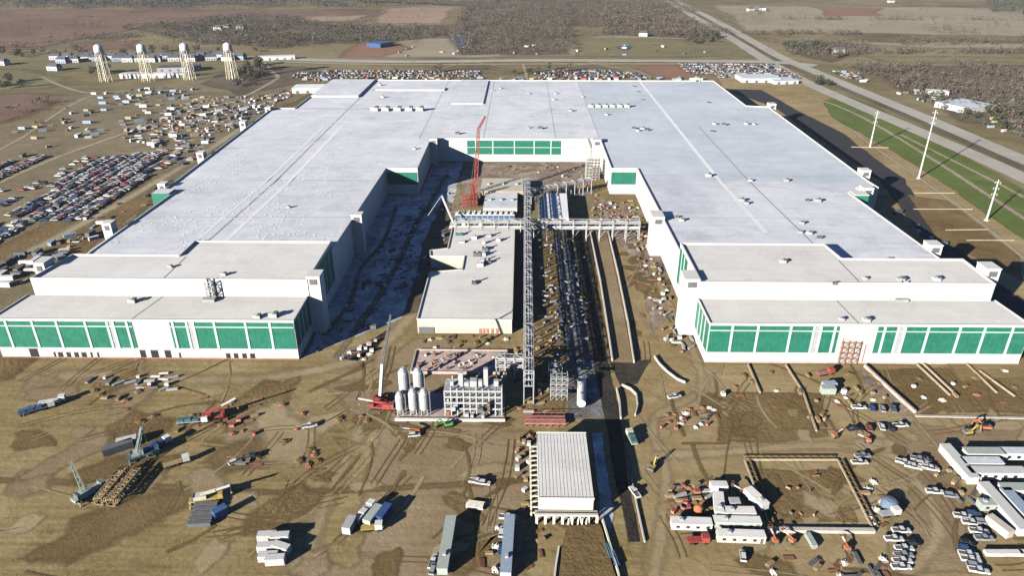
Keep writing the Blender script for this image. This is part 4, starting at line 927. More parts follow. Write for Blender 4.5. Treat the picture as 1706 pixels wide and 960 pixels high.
def excavator(k='yellow'):
    t = thing('excavator', 'excavator', 'excavator'); mb = MB()
    for s in (-1, 1): mb = MB(); mb.prism([(-2.0, s*1.25-.3), (2.0, s*1.25-.3), (2.0, s*1.25+.3), (-2.0, s*1.25+.3)], .05, .85, 'tyre'); mb.build('track', t)
    mb = MB(); mb.bx(-2.3, 1.4, -1.3, 1.3, .95, 2.1, k); mb.bx(-2.5, -1.6, -1.2, 1.2, 1.0, 2.3, 'dgrey'); mb.build('body', t)
    mb = MB(); mb.rbx(.6, .75, 2.1, 1.5, 1.0, 1.1, 0, 'glass', .85); mb.build('cab', t)
    mb = MB(); mb.beam((1.2,-.2,1.8), (3.6,-.2,4.6), .45, k, .6); mb.beam((3.6,-.2,4.6), (5.8,-.2,3.6), .4, k, .5); mb.build('boom', t)
    mb = MB(); mb.beam((5.7,-.2,3.7), (6.1,-.2,1.2), .32, k, .4); mb.build('stick', t)
    mb = MB(); mb.add([(5.6,-.8,1.3),(6.5,-.8,1.3),(6.3,-.8,.3),(5.5,-.8,.5),(5.6,.4,1.3),(6.5,.4,1.3),(6.3,.4,.3),(5.5,.4,.5)], [(0,1,2,3),(7,6,5,4),(1,5,6,2),(2,6,7,3),(0,3,7,4)], 'dgrey'); mb.build('bucket', t); return t
def boomlift(k='orange', ang=50, L=9):
    t = thing('boom_lift', 'boom lift', 'boom lift'); mb = MB(); mb.bx(-1.5, 1.5, -1, 1, .5, 1.1, 'dgrey'); mb.bx(-1.3, .9, -.9, .9, 1.1, 2.0, k); mb.build('body', t)
    for x in (-1.1, 1.1):
        for y in (-1.05, 1.05): mb = MB(); mb.tube((x, y-.18, .5), (x, y+.18, .5), .5, 'tyre', 12); mb.build('wheel', t)
    a = rad(ang); e = (-1+L*math.cos(a), 0, 1.9+L*math.sin(a)); mb = MB(); mb.beam((-1, 0, 1.9), e, .4, k); mb.beam((-1+.55*L*math.cos(a), 0, 1.9+.55*L*math.sin(a)), e, .5, 'white2'); mb.build('boom', t)
    mb = MB(); x, _, z = e
    for q in (0, 1.1):
        mb.beam((x, -.9, z+q), (x, .9, z+q), .09, k); mb.beam((x+1, -.9, z+q), (x+1, .9, z+q), .09, k); mb.beam((x, -.9, z+q), (x+1, -.9, z+q), .09, k); mb.beam((x, .9, z+q), (x+1, .9, z+q), .09, k)
    mb.bx(x, x+1, -.9, .9, z-.05, z+.02, 'dgrey'); mb.build('basket', t); return t
def flatbed(kc='white', kd='wood', L=12, cargo=None):
    t = thing('flatbed_truck', 'truck', 'truck'); mb = MB(); mb.bx(L/2-2.4, L/2, -1.2, 1.2, .9, 2.9, kc); mb.build('cab', t)
    mb = MB(); mb.bx(L/2+.005, L/2+.05, -1.0, 1.0, 1.9, 2.7, 'glass'); mb.build('window', t)
    mb = MB(); mb.bx(-L/2, L/2-2.6, -1.25, 1.25, 1.1, 1.35, kd); mb.bx(-L/2, L/2-.2, -.5, .5, .75, 1.09, 'dgrey'); mb.build('deck', t)
    for x in (-L/2+1.2, -L/2+2.5, L/2-4.4, L/2-1.2):
        for y in (-1.05, 1.05): mb = MB(); mb.tube((x, y-.2, .5), (x, y+.2, .5), .5, 'tyre', 12); mb.build('wheel', t)
    if cargo:
        for i in range(3): mb = MB(); mb.bx(-L/2+.5+i*2.8, -L/2+2.9+i*2.8, -1.1, 1.1, 1.36, 2.4+.3*(i % 2), cargo); mb.build('load', t)
    return t
def crane_truck(kc='yellow', kb='grey', ang=15, L=16, lat=False, rz=0):
    t = thing('mobile_crane', 'crane', 'crane'); mb = MB(); mb.bx(-5.5, 5.5, -1.3, 1.3, .9, 1.7, kc); mb.bx(3.9, 5.5, -1.3, 1.3, 1.7, 3.0, kc); mb.build('carrier', t)
    mb = MB(); mb.bx(5.51, 5.56, -1.1, 1.1, 2.1, 2.8, 'glass'); mb.build('window', t)
    for x in (-4.4, -3, 2.2, 3.6, 4.8):
        for y in (-1.15, 1.15): mb = MB(); mb.tube((x, y-.22, .6), (x, y+.22, .6), .6, 'tyre', 12); mb.build('wheel', t)
    mb = MB(); mb.bx(-3.8, .3, -1.3, 1.3, 1.8, 3.2, kb); mb.bx(-4.4, -3.8, -1.3, 1.3, 1.7, 3.4, 'dgrey'); mb.build('counterweight', t)
    for x in (-4.9, 1.2):
        mb = MB(); mb.beam((x, -3, .9), (x, 3, .9), .3, kb)
        for y in (-3, 3): mb.beam((x, y, .1), (x, y, .9), .3, kb); mb.rbx(x, y, .05, .8, .8, .12, 0, 'wood')
        mb.build('outrigger', t)
    a = rad(ang); c, s = math.cos(rad(rz)), math.sin(rad(rz)); p = (-1.5, 0, 3.0); e = (-1.5+L*math.cos(a)*c, L*math.cos(a)*s, 3+L*math.sin(a)); mb = MB()
    if lat: mb.lattice(p, e, 1.3, int(L/2), kb, .12, .7)
    else:
        m = Vector(p).lerp(Vector(e), .5); mb.beam(p, m, .85, kb); mb.beam(m, e, .6, 'white2')
    mb.build('boom', t)
    mb = MB(); mb.tube(e, (e[0], e[1], max(1.5, e[2]*.4)), .06, 'dgrey', 5); mb.rbx(e[0], e[1], max(1.2, e[2]*.4)-.4, .5, .4, .6, 0, 'yellow'); mb.build('hook', t)
    return t
def at(t, px, py, rz=0, label=None, z=.2, cat=None, group=None):
    x, y = P(px, py); k_ = .72 if t.name.startswith(('boom_lift', 'excavator')) else .86 if t.name.startswith(('mobile_crane', 'flatbed', 'site_trailer')) else 1; t.scale = (k_, k_, k_); t.location = (x, y, z); t.rotation_euler = (0, 0, rad(rz))
    if label: t['label'] = label
    if cat: t['category'] = cat
    if group: t['group'] = group
    return t

# --- foreground left
at(flatbed('white', 'dgrey', 13, 'blue'), 62, 686, 35, 'truck with blue machinery loads at the far left of the dirt field')
at(flatbed('white', 'white2', 10), 88, 672, 20, 'white truck beside the blue loaded truck at the far left')
at(flatbed('white', 'grey', 12, 'teal'), 322, 706, 8, 'truck with grey load parked in front of the red boom')
at(crane_truck('red', 'red', 22, 13), 352, 700, 20, 'truck crane with low red and white boom left of the facade corner')
at(crane_truck('palegreen', 'palegreen', 50, 11, True, 75), 150, 826, 60, 'pale green crane with short lattice jib leaning left')
at(crane_truck('teal', 'palegreen', 68, 10, True, 20), 240, 762, 30, 'dark green crane with raised lattice boom beside its loads')
at(cont('dgrey', 9), 198, 752, 35, 'long dark box left of the dark green crane'); at(cont('white2', 6), 213, 742, 25, 'pale container left of the dark green crane')
at(flatbed('white', 'dgrey', 11, 'navy'), 262, 748, 55, 'dark loaded truck right of the green crane')
for a, b, lab in (((166,842),(212,786),'brown lattice boom section lying on the dirt, left one'), ((186,845),(232,790),'brown lattice boom section lying on the dirt, right one')):
    p, q = P(*a), P(*b); mb = MB(); mb.lattice((*p, 1.4), (*q, 1.4), 2.3, 9, 'wood', .2); mb.build('boom_section', label=lab, cat='boom section', loc=(*p, 0))
at(flatbed('white', 'wood', 9), 295, 775, 30, 'small truck on the dirt right of the lying boom sections')
at(crane_truck('yellow', 'cream', 12, 10), 345, 836, 15, 'cream truck crane behind the dark stacked mats')
for i in range(5):
    t = stackthing('mat_stack', f'dark stacked mats in the pile below the cream truck crane', 'mat stack', 'dgrey', 6.5, 1.6, 3); at(t, 345-i*3, 845+i*8, 5, group='dark mat stacks')
at(cont('blue', 4), 368, 860, 45, 'blue box in the shade right of the dark mats')
for i, (dx, dy, rz) in enumerate(((0,0,5),(22,2,5),(0,18,5),(24,20,-20),(2,34,5),(14,40,5))):
    at(cont('white2', 5, 2.1, 2.2+.2*(i % 2)), 446+dx, 900+dy, rz, ('white box unit at the back left of the cluster of white boxes', 'white box unit at the back right of the cluster of white boxes', 'white box unit in the middle of the cluster', 'tilted white box unit at the right of the cluster', 'white box unit at the front left of the cluster', 'white box unit at the very front of the cluster')[i])
at(flatbed('white', 'palegreen', 10, 'white2'), 608, 860, 65, 'truck with pale loads parked on the open dirt'); at(cont('palegreen', 7), 622, 866, 70, 'pale green container beside the truck with pale loads')
at(cont('navy', 6), 640, 862, 70, 'dark blue container right of the pale green one'); at(flatbed('white', 'yellow', 7), 620, 884, 5, 'small yellow decked trailer truck in front of the pale green container'); at(cont('galv', 5), 583, 882, 80, 'narrow grey box left of the truck with pale loads')
at(office('palegreen', 22, 'palegreen'), 745, 916, 88, 'long pale green trailer standing end on at the bottom edge'); at(office('plastic', 24, 'paleblue'), 846, 918, 88, 'long pale blue trailer standing end on at the bottom edge')
at(stackthing('pipe_stack', 'stack of pale frames left of the long concrete building', 'pipe stack', 'conclight', 5, 3, 2, rnd=True), 792, 845, -10)
for i, (px, py) in enumerate(((1003,922),(1012,935))): at(stackthing('pipe_stack', ('teal', 'dark blue')[i]+' pipe bundle lying beside the brown earth ramp', 'pipe stack', ('teal', 'navy')[i], 5, 1.6, 2, rnd=True), px+12, py, 100)
# boom lift and telescopic crane by the silos
x, y = P(634, 668); tc = crane_truck('red', 'red', 8, 12); at(tc, 640, 683, 175, 'red truck crane with low orange boom left of the silos')
t = thing('tower_crane', 'slim grey crane mast rising from a red base left of the silos', 'crane', (x, y, 0)); mb = MB(); mb.rbx(x, y, .1, 5, 3, 1.6, 0, 'red'); mb.build('base', t)
mb = MB(); mb.beam((x, y, 1.7), (x+1.0, y+4, 13), 1.0, 'galv'); mb.build('mast', t); mb = MB(); mb.lattice((x+1, y+4, 13), (x+3.6, y+13, 28), .7, 14, 'dgrey', .1, .4); mb.build('jib', t)
at(excavator('lime'), 746, 711, 200, 'green excavator at the kerb in front of the silos'); at(boomlift('orange', 12, 8), 695, 722, 190, 'orange boom lift in front of the silo slab')
# --- red crawler crane and white boom in the courtyard
x, y = P(790, 338); t = thing('crawler_crane', 'tall red lattice crawler crane in the courtyard', 'crane', (x, y, 0))
mb = MB(); mb.bx(x-4, x-2.6, y-4, y+4, .1, 1.5, 'tyre'); mb.bx(x+2.6, x+4, y-4, y+4, .1, 1.5, 'tyre'); mb.build('track', t)
mb = MB(); mb.bx(x-2.5, x+2.5, y-5, y+3, 1.6, 4.2, 'red'); mb.bx(x-3, x+3, y-7, y-5, 1.6, 4.5, 'dgrey'); mb.build('body', t)
mb = MB(); mb.lattice((x+.5, y+2, 3), (x+3.0, y+10, 44), 2.3, 18, 'red', .2, 1.5); mb.build('boom', t)
mb = MB(); mb.lattice((x+3.0, y+10, 44), (x+7.0, y+18, 50), 1.2, 6, 'red', .11, .7); mb.build('jib', t)
mb = MB(); mb.lattice((x, y-3, 4), (x-1, y-9, 16), 1.6, 6, 'red', .2); mb.beam((x-1, y-9, 16), (x+3, y+10, 44), .12, 'dgrey'); mb.build('mast', t)
x, y = P(783, 345); scaffold('shoring_tower', 'red shoring frames at the foot of the red crane', x, y+1, 9, 6, 7, 4, 3, 3, 'red', 'rust', .2)
x, y = P(756, 378); t = thing('concrete_pump', 'white pump boom truck with folded arm over the shaded courtyard', 'pump truck', (x, y, 0)); mb = MB(); mb.rbx(x, y, .8, 4, 9, 1.6, 0, 'white2'); mb.build('body', t)
mb = MB(); mb.beam((x, y, 2.4), (x-7, y+8, 16), .8, 'white'); mb.build('boom', t); mb = MB(); mb.beam((x-7, y+8, 16), (x-14, y-4, 8), .4, 'grey'); mb.build('arm', t)
for yy in (-3, 2):
    for s in (-1, 1): mb = MB(); mb.tube((x+s*1.9-.2, y+yy, .6), (x+s*1.9+.2, y+yy, .6), .6, 'tyre', 10); mb.build('wheel', t)
# --- foreground right
at(excavator('yellow'), 1086, 784, 60, 'yellow excavator standing alone right of the shade strip'); at(flatbed('cream', 'cream', 8, 'teal'), 1052, 735, 100, 'cream truck with teal load at the edge of the shade strip')
at(office('white2', 13), 1150, 882, -2, 'grey site trailer left of the container pair at the bottom'); at(office('palegreen', 15), 1226, 880, -1, 'green grey trailer behind the lowest cream trailer'); at(office('cream', 15), 1232, 903, -2, 'cream trailer lowest of the trailer group')
at(office('white', 10), 1196, 850, 80, 'white trailer standing end on at the left of the trailer yard'); at(office('white', 9), 1258, 840, 115, 'white trailer turned at an angle by the foundation wall'); at(office('white', 10), 1230, 864, 0, 'short white trailer between the two end on trailers')
at(cont('white', 5), 1196, 818, 0, 'white cube container at the top of the trailer yard'); at(cont('galv', 3), 1222, 846, 0, 'small grey box in the middle of the trailer yard')
t = MB(); t.lathe(0, 0, [(1.3, .1), (1.3, 2.6), (.5, 3.2), (0, 3.2)], 'orange', 12); at(t.build('barrel_tank', label='orange round tank beside the trailer yard', cat='tank', loc=(0,0,0)), 1162, 858)
wr = MB(); wr.lathe(0, 0, [(1.6, .1), (1.6, .7), (1.1, .7), (1.1, .1)], 'pinkred', 14); at(wr.build('cable_reel', label='pink red ring lying left of the orange tank', cat='reel', loc=(0,0,0)), 1141, 846)
at(flatbed('red', 'red', 7), 1162, 905, 0, 'red low truck below the grey site trailer'); at(boomlift('orange', 18, 6), 1240, 826, 160, 'orange boom lift beside the white cube container')
for px, rz in ((1290, 100), (1318, 125), (1410, 100)): at(boomlift('orange', 14, 5), px, 905 if px != 1410 else 918, rz, {1290:'orange boom lift nearest the trailers under the long foundation wall', 1318:'orange boom lift in the middle under the long foundation wall', 1410:'orange boom lift farthest right under the foundation wall'}[px])
at(stackthing('steel_stack', 'pale steel plates leaning by the front foundation wall', 'steel stack', 'palegreen', 5, 1.6, 3), 1350, 905, 95)
mb = MB(); mb.lathe(0, 0, [(2.3, .1), (2.3, 2.0), (1.6, 2.6), (0, 2.9)], 'bluegrey', 18); at(mb.build('water_tank', label='round blue tank on the right yard beside the foundation', cat='tank', loc=(0,0,0)), 1480, 845)
at(flatbed('white', 'galv', 7), 1480, 860, 10, 'white tank truck in front of the round blue tank')
# site office blocks: L shaped groups of modules around courts
def office_block(lab, corner, mods):
    t = thing('site_office_block', lab, 'site office', (*P(*corner), 0))
    for (px, py, L, rz, kr) in mods:
        x, y = P(px, py, 3); c, s = math.cos(rad(rz)), math.sin(rad(rz)); mb = MB(); mb.rbx(x, y, .5, L, 3.1, 2.6, rad(rz), 'white2'); m = mb.build('module', t)
        mb = MB(); mb.rbx(x, y, 3.1, L+.3, 3.4, .18, rad(rz), 'white2' if kr == 'white' else kr); mb.build('roof', m)
        for i in range(int(L/3)):
            o = -L/2+1.5+i*3; mb = MB(); mb.rbx(x+o*c+1.60*s, y+o*s-1.60*c, 1.3, 1.1, .08, 1.0, rad(rz), 'glass'); mb.build('window', m)
    return t
office_block('upper white site office block with grey roofs at the right edge', (1650, 770), [(1598,768,16,92,'white'),(1640,752,12,0,'palegreen'),(1697,752,10,0,'plastic'),(1661,784,17,0,'white'),(1636,768,12,0,'plastic')])
office_block('lower white site office block at the right edge below the first', (1690, 850), [(1672,842,19,92,'white'),(1702,812,12,0,'palegreen'),(1700,842,14,92,'paleblue')])
at(office('palegreen', 7, 'palegreen'), 1645, 850, 0, 'small grey green roofed box trailer above the cream van'); at(cont('cream', 7), 1662, 884, 110, 'cream long container beside the parked white pickups')
for i, px in enumerate((1655, 1686, 1712)): at(cont('white', 5, 1.6, 1.2), px, 926, 0, 'low white skip box in the row near the lower right corner', group='low white skip boxes')
# entrance scaffold at the right facade
x, y = P(1408, 604); scaffold('entrance_scaffold', 'orange and wood scaffold stair in front of the white entrance bay', x, y+.5, 7, 4.5, 9.5, 3, 2, 4, 'rust', 'concpink', .2)
t = thing('scaffold_ramp', 'orange plank roof sloping off the top of the entrance scaffold', 'ramp', (x, y, 0)); mb = MB(); mb.beam((x-3.5, y+.5, 11.2), (x+7, y+.5, 8.2), 2.8, 'tan', .25); mb.build('planks', t)
mb = MB(); [mb.beam((xx, y+yy, 0), (xx, y+yy, 8.3 if xx > x+4 else 11), .22, 'rust') for xx in (x-3.2, x+6) for yy in (-.8, 1.8)]; mb.build('posts', t)
at(cont('paleblue', 5), 1380, 648, 10, 'pale blue container in front of the entrance scaffold'); at(cont('palegreen', 5), 1378, 656, 0, 'grey green container below the pale blue one')
x, y = P(1372, 622); at(flatbed('red', 'pinkred', 8), 1374, 625, 15, 'red truck at the left foot of the entrance scaffold')
at(excavator('orange'), 1640, 716, 170, 'orange excavator above the site office block'); at(excavator('yellow'), 1612, 724, 10, 'yellow excavator left of the orange one')
at(boomlift('orange', 10, 6), 1390, 730, 30, 'orange boom lift at the lower end of the brown graded patch'); at(boomlift('orange', 14, 6), 1445, 738, 160, 'orange boom lift right of the brown graded patch')

# clutter: individually placed site materials
groups = {}
protos = {}
def clutter(region, poly, n, kinds, seed, mind=3.0):
    sc = .62 if seed < 34 else .85
    rr = random.Random(seed); pl = W2(poly); xs = [p[0] for p in pl]; ys = [p[1] for p in pl]; done = []; tries = 0
    while len(done) < n and tries < 6000:
        tries += 1; x, y = rr.uniform(min(xs), max(xs)), rr.uniform(min(ys), max(ys))
        if not inside(x, y, pl) or any((x-a)**2+(y-b)**2 < mind*mind for a, b in done): continue
        done.append((x, y)); kd = rr.choice(kinds)
        if kd not in protos:
            nm, desc, cat, fn = KINDS[kd]; protos[kd] = Proto(fn().build(nm, label=desc, cat=cat, loc=(0,0,0)))
        nm, desc, cat, _ = KINDS[kd]
        protos[kd].put((x, y, .16), rr.choice([0, 90, 30, 45, 5, 95])*math.pi/180+rr.uniform(-.1, .1), f'{desc} {region}', f'{cat}s {region}', sc*rr.uniform(.8, 1.2))
def boxmb(k, a, b, c, k2=None):
    mb = MB(); mb.bx(-a/2, a/2, -b/2, b/2, .1, c, k); mb.bx(-a/2-.06, a/2+.06, -b/2-.06, b/2+.06, c, c+.1, k2 or k); mb.bx(-a/2+.3, -a/2+.5, -b/2-.02, b/2+.02, 0, .1, 'wood'); mb.bx(a/2-.5, a/2-.3, -b/2-.02, b/2+.02, 0, .1, 'wood'); return mb
def drum():
    mb = MB(); mb.lathe(0, 0, [(1.1, 0), (1.1, .12), (.6, .12), (.6, 1.2), (1.1, 1.2), (1.1, 1.32), (0, 1.32)], 'wood', 14); return mb
def rebar():
    mb = MB(); [mb.beam((-2.4+R.uniform(-.3,.3), -1+i*.16, .25+.03*(i % 3)), (2.4+R.uniform(-.3,.3), -1+i*.16, .25), .08, 'rust') for i in range(14)]; mb.bx(-1.6, -1.4, -1.2, 1.2, 0, .2, 'wood'); mb.bx(1.4, 1.6, -1.2, 1.2, 0, .2, 'wood'); return mb
KINDS = {
 'lumber': ('lumber_stack', 'stack of brown lumber', 'lumber stack', lambda: stack('wood', 4, 1.8, 3)),
 'steel': ('steel_stack', 'stack of grey steel beams', 'steel stack', lambda: stack('galv', 6, 1.6, 2)),
 'pipe': ('pipe_stack', 'bundle of pale pipes', 'pipe stack', lambda: stack('white2', 6, 1.8, 2, True)),
 'dark': ('pipe_stack', 'bundle of dark pipes', 'pipe bundle', lambda: stack('dgrey', 6, 1.8, 2, True)),
 'wcrate': ('crate', 'white wrapped crate', 'crate', lambda: boxmb('white', 2.2, 1.8, 1.7, 'white2')),
 'bcrate': ('crate', 'brown wooden crate', 'crate', lambda: boxmb('wood', 2.2, 1.6, 1.4, 'tan')),
 'blcrate': ('crate', 'blue tarped crate', 'crate', lambda: boxmb('paleblue', 2.6, 1.9, 1.5, 'blue')),
 'rcrate': ('crate', 'red equipment box', 'equipment box', lambda: boxmb('pinkred', 2.4, 1.6, 1.5, 'red')),
 'drum': ('cable_reel', 'wooden cable reel', 'cable reel', drum),
 'rebar': ('rebar_bundle', 'rusty rebar bundle', 'rebar bundle', rebar),
 'pile': ('dirt_pile', 'low heap of brown earth', 'earth heap', lambda: pile('dirt_brown', 3, .9, 3)),
 'rub': ('rubble_heap', 'pale heap of broken concrete', 'rubble heap', lambda: pile('conclight', 2, .9, 5)),
 'rust': ('scrap_pile', 'rust red scrap pile', 'scrap pile', lambda: pile('rust', 2.3, 1.0, 9)),
 'box20': ('container', 'tan shipping container', 'container', lambda: boxmb('tan', 6, 2.4, 2.5)),
 'wbox20': ('container', 'white shipping container', 'container', lambda: boxmb('white', 7, 2.4, 2.6)),
 'gbox20': ('container', 'dark shipping container', 'container', lambda: boxmb('dgrey', 6, 2.4, 2.5)),
 'rbox20': ('container', 'red shipping container', 'container', lambda: boxmb('pinkred', 6, 2.4, 2.5)),
 'bbox20': ('container', 'blue shipping container', 'container', lambda: boxmb('paleblue', 7, 2.4, 2.5)),
}
clutter('in the sunlit right side of the courtyard', [(985,335),(1060,335),(1085,420),(1110,470),(1140,600),(1100,560),(1065,440),(1050,390),(985,370)], 120, ['lumber','wcrate','bcrate','steel','rub','pile','drum','rebar','dark','rcrate'], 11, 2.0)
clutter('by the stair tower at the right courtyard corner', [(1118,520),(1140,540),(1170,590),(1150,600),(1120,570)], 10, ['wcrate','steel','pipe'], 12, 2.2)
clutter('in the shaded left side of the courtyard', [(520,590),(640,540),(700,470),(745,400),(760,340),(700,340),(640,400),(600,470)], 130, ['blcrate','wcrate','dark','dark','steel','pipe','lumber','drum','dark','gbox20','wcrate'], 13, 2.6)
clutter('in the far shaded corner of the courtyard', [(715,330),(755,330),(775,280),(720,280)], 14, ['blcrate','dark','wcrate','steel'], 14, 4)
clutter('near the back wall of the courtyard', [(820,275),(985,275),(1000,330),(960,345),(950,300),(880,290)], 34, ['lumber','rcrate','wcrate','rub','rebar','dark','bcrate'], 15, 3)
clutter('between the pipe rack and the slab path', [(895,400),(970,400),(985,560),(1000,610),(935,600),(905,560)], 95, ['blcrate','steel','pipe','blcrate','steel','drum','dark','bcrate','pipe','lumber'], 16, 2.2)
clutter('around the feet of the pipe rack', [(856,560),(930,560),(935,610),(895,700),(855,690)], 20, ['lumber','rust','bcrate','steel','rebar'], 17, 2.6)
clutter('in front of the grey utility building', [(690,560),(850,560),(850,582),(690,582)], 16, ['rcrate','rebar','rub','pile','lumber'], 18, 2.4)
clutter('on the pale yard at the mouth of the courtyard', [(560,600),(600,575),(640,560),(625,590),(600,615)], 14, ['rub','wcrate','rebar'], 19, 2)
clutter('laid in rows on the dirt before the left facade', [(112,630),(200,632),(290,622),(290,652),(200,646)], 18, ['pipe','steel','wcrate','dark'], 20, 2.8)
clutter('scattered on the open dirt at the left', [(150,640),(420,660),(560,680),(640,700),(560,730),(440,740),(340,735),(120,690)], 26, ['rebar','pile','rust','lumber'], 21, 3)
clutter('around the rusty pile in mid field', [(375,700),(420,700),(425,725),(380,730)], 7, ['rust','rebar','rcrate'], 22, 2)
clutter('beside the small truck pair in mid field', [(380,755),(440,755),(435,780),(385,780)], 5, ['lumber','dark','rebar'], 23, 2)
clutter('in the round debris heap above the white boxes', [(492,750),(530,750),(530,778),(492,778)], 6, ['rust','rub','pile'], 24, 1.6)
clutter('in the red and white material yard left of the trailers', [(1115,812),(1195,808),(1190,850),(1180,862),(1115,862)], 30, ['rcrate','rust','rebar','lumber','rust','pile','dark','steel','lumber'], 25, 1.8)
clutter('along the rusty edge of the turning circle', [(1095,695),(1190,670),(1200,700),(1170,720),(1100,715)], 20, ['rust','rcrate','rebar','dark','rub'], 26, 1.8)
clutter('on the graded yard below the right facade', [(1200,620),(1700,615),(1706,680),(1200,660)], 34, ['lumber','wcrate','pile','rebar','rub','rust'], 27, 3.4)
clutter('between the entrance scaffold and the parked vehicles', [(1340,660),(1440,650),(1500,675),(1420,670),(1380,720),(1345,700)], 16, ['lumber','rebar','rub','bcrate'], 28, 2.4)
clutter('along the left foot of the long building', [(862,725),(888,725),(885,850),(858,850)], 18, ['lumber','rust','bcrate','wcrate'], 29, 1.8)
clutter('around the ends of the long trailers', [(800,850),(880,850),(925,930),(870,960),(800,950)], 14, ['dark','rub','lumber','rebar'], 30, 2)
clutter('beside the round blue tank and the foundation', [(1420,790),(1475,800),(1475,880),(1460,880)], 10, ['lumber','rub','rebar','pile'], 31, 1.8)
clutter('between the site office blocks', [(1545,775),(1600,790),(1650,815),(1640,850),(1590,835)], 14, ['lumber','bcrate','dark','rebar'], 32, 2)
clutter('at the bottom edge below the foundation wall', [(1280,930),(1480,930),(1480,965),(1280,965)], 20, ['dark','rub','rebar','lumber'], 33, 1.6)
clutter('in the laydown yard beyond the left roof edge', [(200,232),(260,190),(330,165),(440,160),(500,145),(470,172),(420,195),(370,235),(330,250),(270,248)], 330, ['box20','wbox20','gbox20','gbox20','pipe','wcrate','wcrate','steel','dark','dark','rcrate','lumber','bcrate','blcrate'], 34, 3.6)
clutter('on the lot below the water towers', [(150,158),(230,148),(330,148),(350,160),(300,178),(180,180)], 46, ['wbox20','gbox20','bbox20','box20','dark'], 35, 8)
clutter('beside the dirt road far left', [(0,235),(60,200),(110,180),(260,185),(240,215),(100,240),(20,270)], 36, ['wbox20','gbox20','box20','lumber','bbox20'], 36, 8)
clutter('on the dirt beside the left factory wall', [(95,400),(165,368),(190,378),(140,415),(60,455),(40,440)], 26, ['wbox20','gbox20','bcrate','bbox20','dark','steel'], 37, 3.6)
clutter('at the left edge beside the parking lot', [(0,430),(60,425),(60,470),(0,490)], 16, ['gbox20','dark','wbox20','steel'], 38, 4)
clutter('on the narrow strip below the car park', [(130,370),(250,315),(300,290),(290,318),(200,365)], 12, ['lumber','rust','dark','wcrate'], 39, 4)
clutter('beside the freeway on its far side', [(1390,118),(1440,122),(1470,140),(1560,152),(1620,180),(1706,215),(1706,235),(1560,178),(1450,142)], 26, ['wbox20','bbox20','gbox20','box20'], 40, 9)
clutter('on the cleared land beyond the highway', [(640,78),(850,72),(1160,76),(1240,92),(640,94)], 22, ['wbox20','box20','gbox20','bbox20'], 41, 14)
clutter('at the back of the factory', [(480,131),(860,131),(1180,131),(1180,134),(500,135)], 60, ['wbox20','gbox20','box20','rbox20','bbox20'], 42, 5)
clutter('in the shade beside the right factory wall', [(1300,205),(1340,215),(1450,310),(1560,400),(1610,440),(1560,420),(1420,290)], 30, ['gbox20','wcrate','steel','dark'], 43, 7)
# loading dock walls on the right: long pale walls across the loading yard
for i, (a, b) in enumerate((((1418,246),(1480,247)), ((1522,323),(1590,323)), ((1522,350),(1620,350)), ((1575,385),(1645,384)), ((1610,402),(1690,402)))):
    p, q = P(*a), P(*b); mb = MB(); mb.beam((*p, .6), (*q, .6), .5, 'tan', .6); mb.build('dock_wall', label=('farthest', 'second farthest', 'middle', 'second nearest', 'nearest')[i]+' pale dock wall across the loading yard right of the factory', cat='wall', loc=(*p, 0))

# ------------------------------------------------------------------ water towers, poles, houses
def water_tower():
    t = thing('water_tower', 'water tower', 'water tower'); mb = MB()
    mb.lathe(0, 0, [(0, 29.6), (2.2, 30.0), (4.2, 31.6), (4.8, 33.5), (4.8, 37), (4.3, 38.8), (2.4, 40.2), (0, 40.7)], 'white', 20); mb.build('tank', t, smooth=True)
    mb = MB(); mb.lathe(0, 0, [(.9, 0), (.7, 30)], 'tower_paint', 10); mb.build('riser', t)
    for i in range(6):
        q = i*math.pi/3; mb = MB(); mb.tube((math.cos(q)*6.6, math.sin(q)*6.6, 0), (math.cos(q)*4.7, math.sin(q)*4.7, 33), .36, 'tower_paint', 8); mb.build('leg', t)
    mb = MB()
    for z in (10, 20):
        r = 6.6-1.9*z/33
        for i in range(6):
            q, q2 = i*math.pi/3, (i+1)*math.pi/3; r2 = 6.6-1.9*(z-10)/33; mb.beam((math.cos(q)*r, math.sin(q)*r, z), (math.cos(q2)*r, math.sin(q2)*r, z), .25, 'tower_paint'); mb.beam((math.cos(q)*r2, math.sin(q)*r2, z-9.8), (math.cos(q2)*r, math.sin(q2)*r, z), .16, 'tower_paint')
    mb.build('brace', t); mb = MB(); mb.lathe(0, 0, [(4.8, 33.0), (5.6, 33.0), (5.6, 33.2), (4.8, 33.2)], 'tower_paint', 20); mb.build('balcony', t); return t
wt = Proto(water_tower())
for px, py, lab in ((177,136,'first water tower from the left beyond the dirt lots'), (247,135,'second water tower from the left beyond the dirt lots'), (317,133,'third water tower from the left beyond the dirt lots'), (388,132,'water tower farthest right of the four, nearest the factory')):
    wt.put((*P(px, py), .3), rad(15), lab, 'water towers')
for (px, py, h, lab) in ((1449,246,29,'farthest white power pole beside the grass strip'), (1530,298,47,'tallest white power pole in the middle of the grass strip'), (1643,368,25,'nearest white power pole at the edge of the loading yard')):
    x, y = P(px, py); t = thing('power_pole', lab, 'power pole', (x, y, .3)); mb = MB(); mb.tube((x, y, .3), (x, y, h), .6, 'white2', 10, .28); mb.build('shaft', t)
    mb = MB(); mb.lathe(x, y, [(1.4, .3), (1.4, .8), (0, .8)], 'conclight', 10); mb.build('base', t)
    for i, z in enumerate((h-1.5, h-5, h-8.5)): mb = MB(); mb.beam((x-1.3, y+.6, z), (x+1.3, y-.6, z+.2), .14, 'white2'); [mb.lathe(x+s*1.2, y-s*.55, [(.2, z-.9), (.25, z-.1)], 'galv', 6) for s in (-1, 1)]; mb.build('crossarm', t)
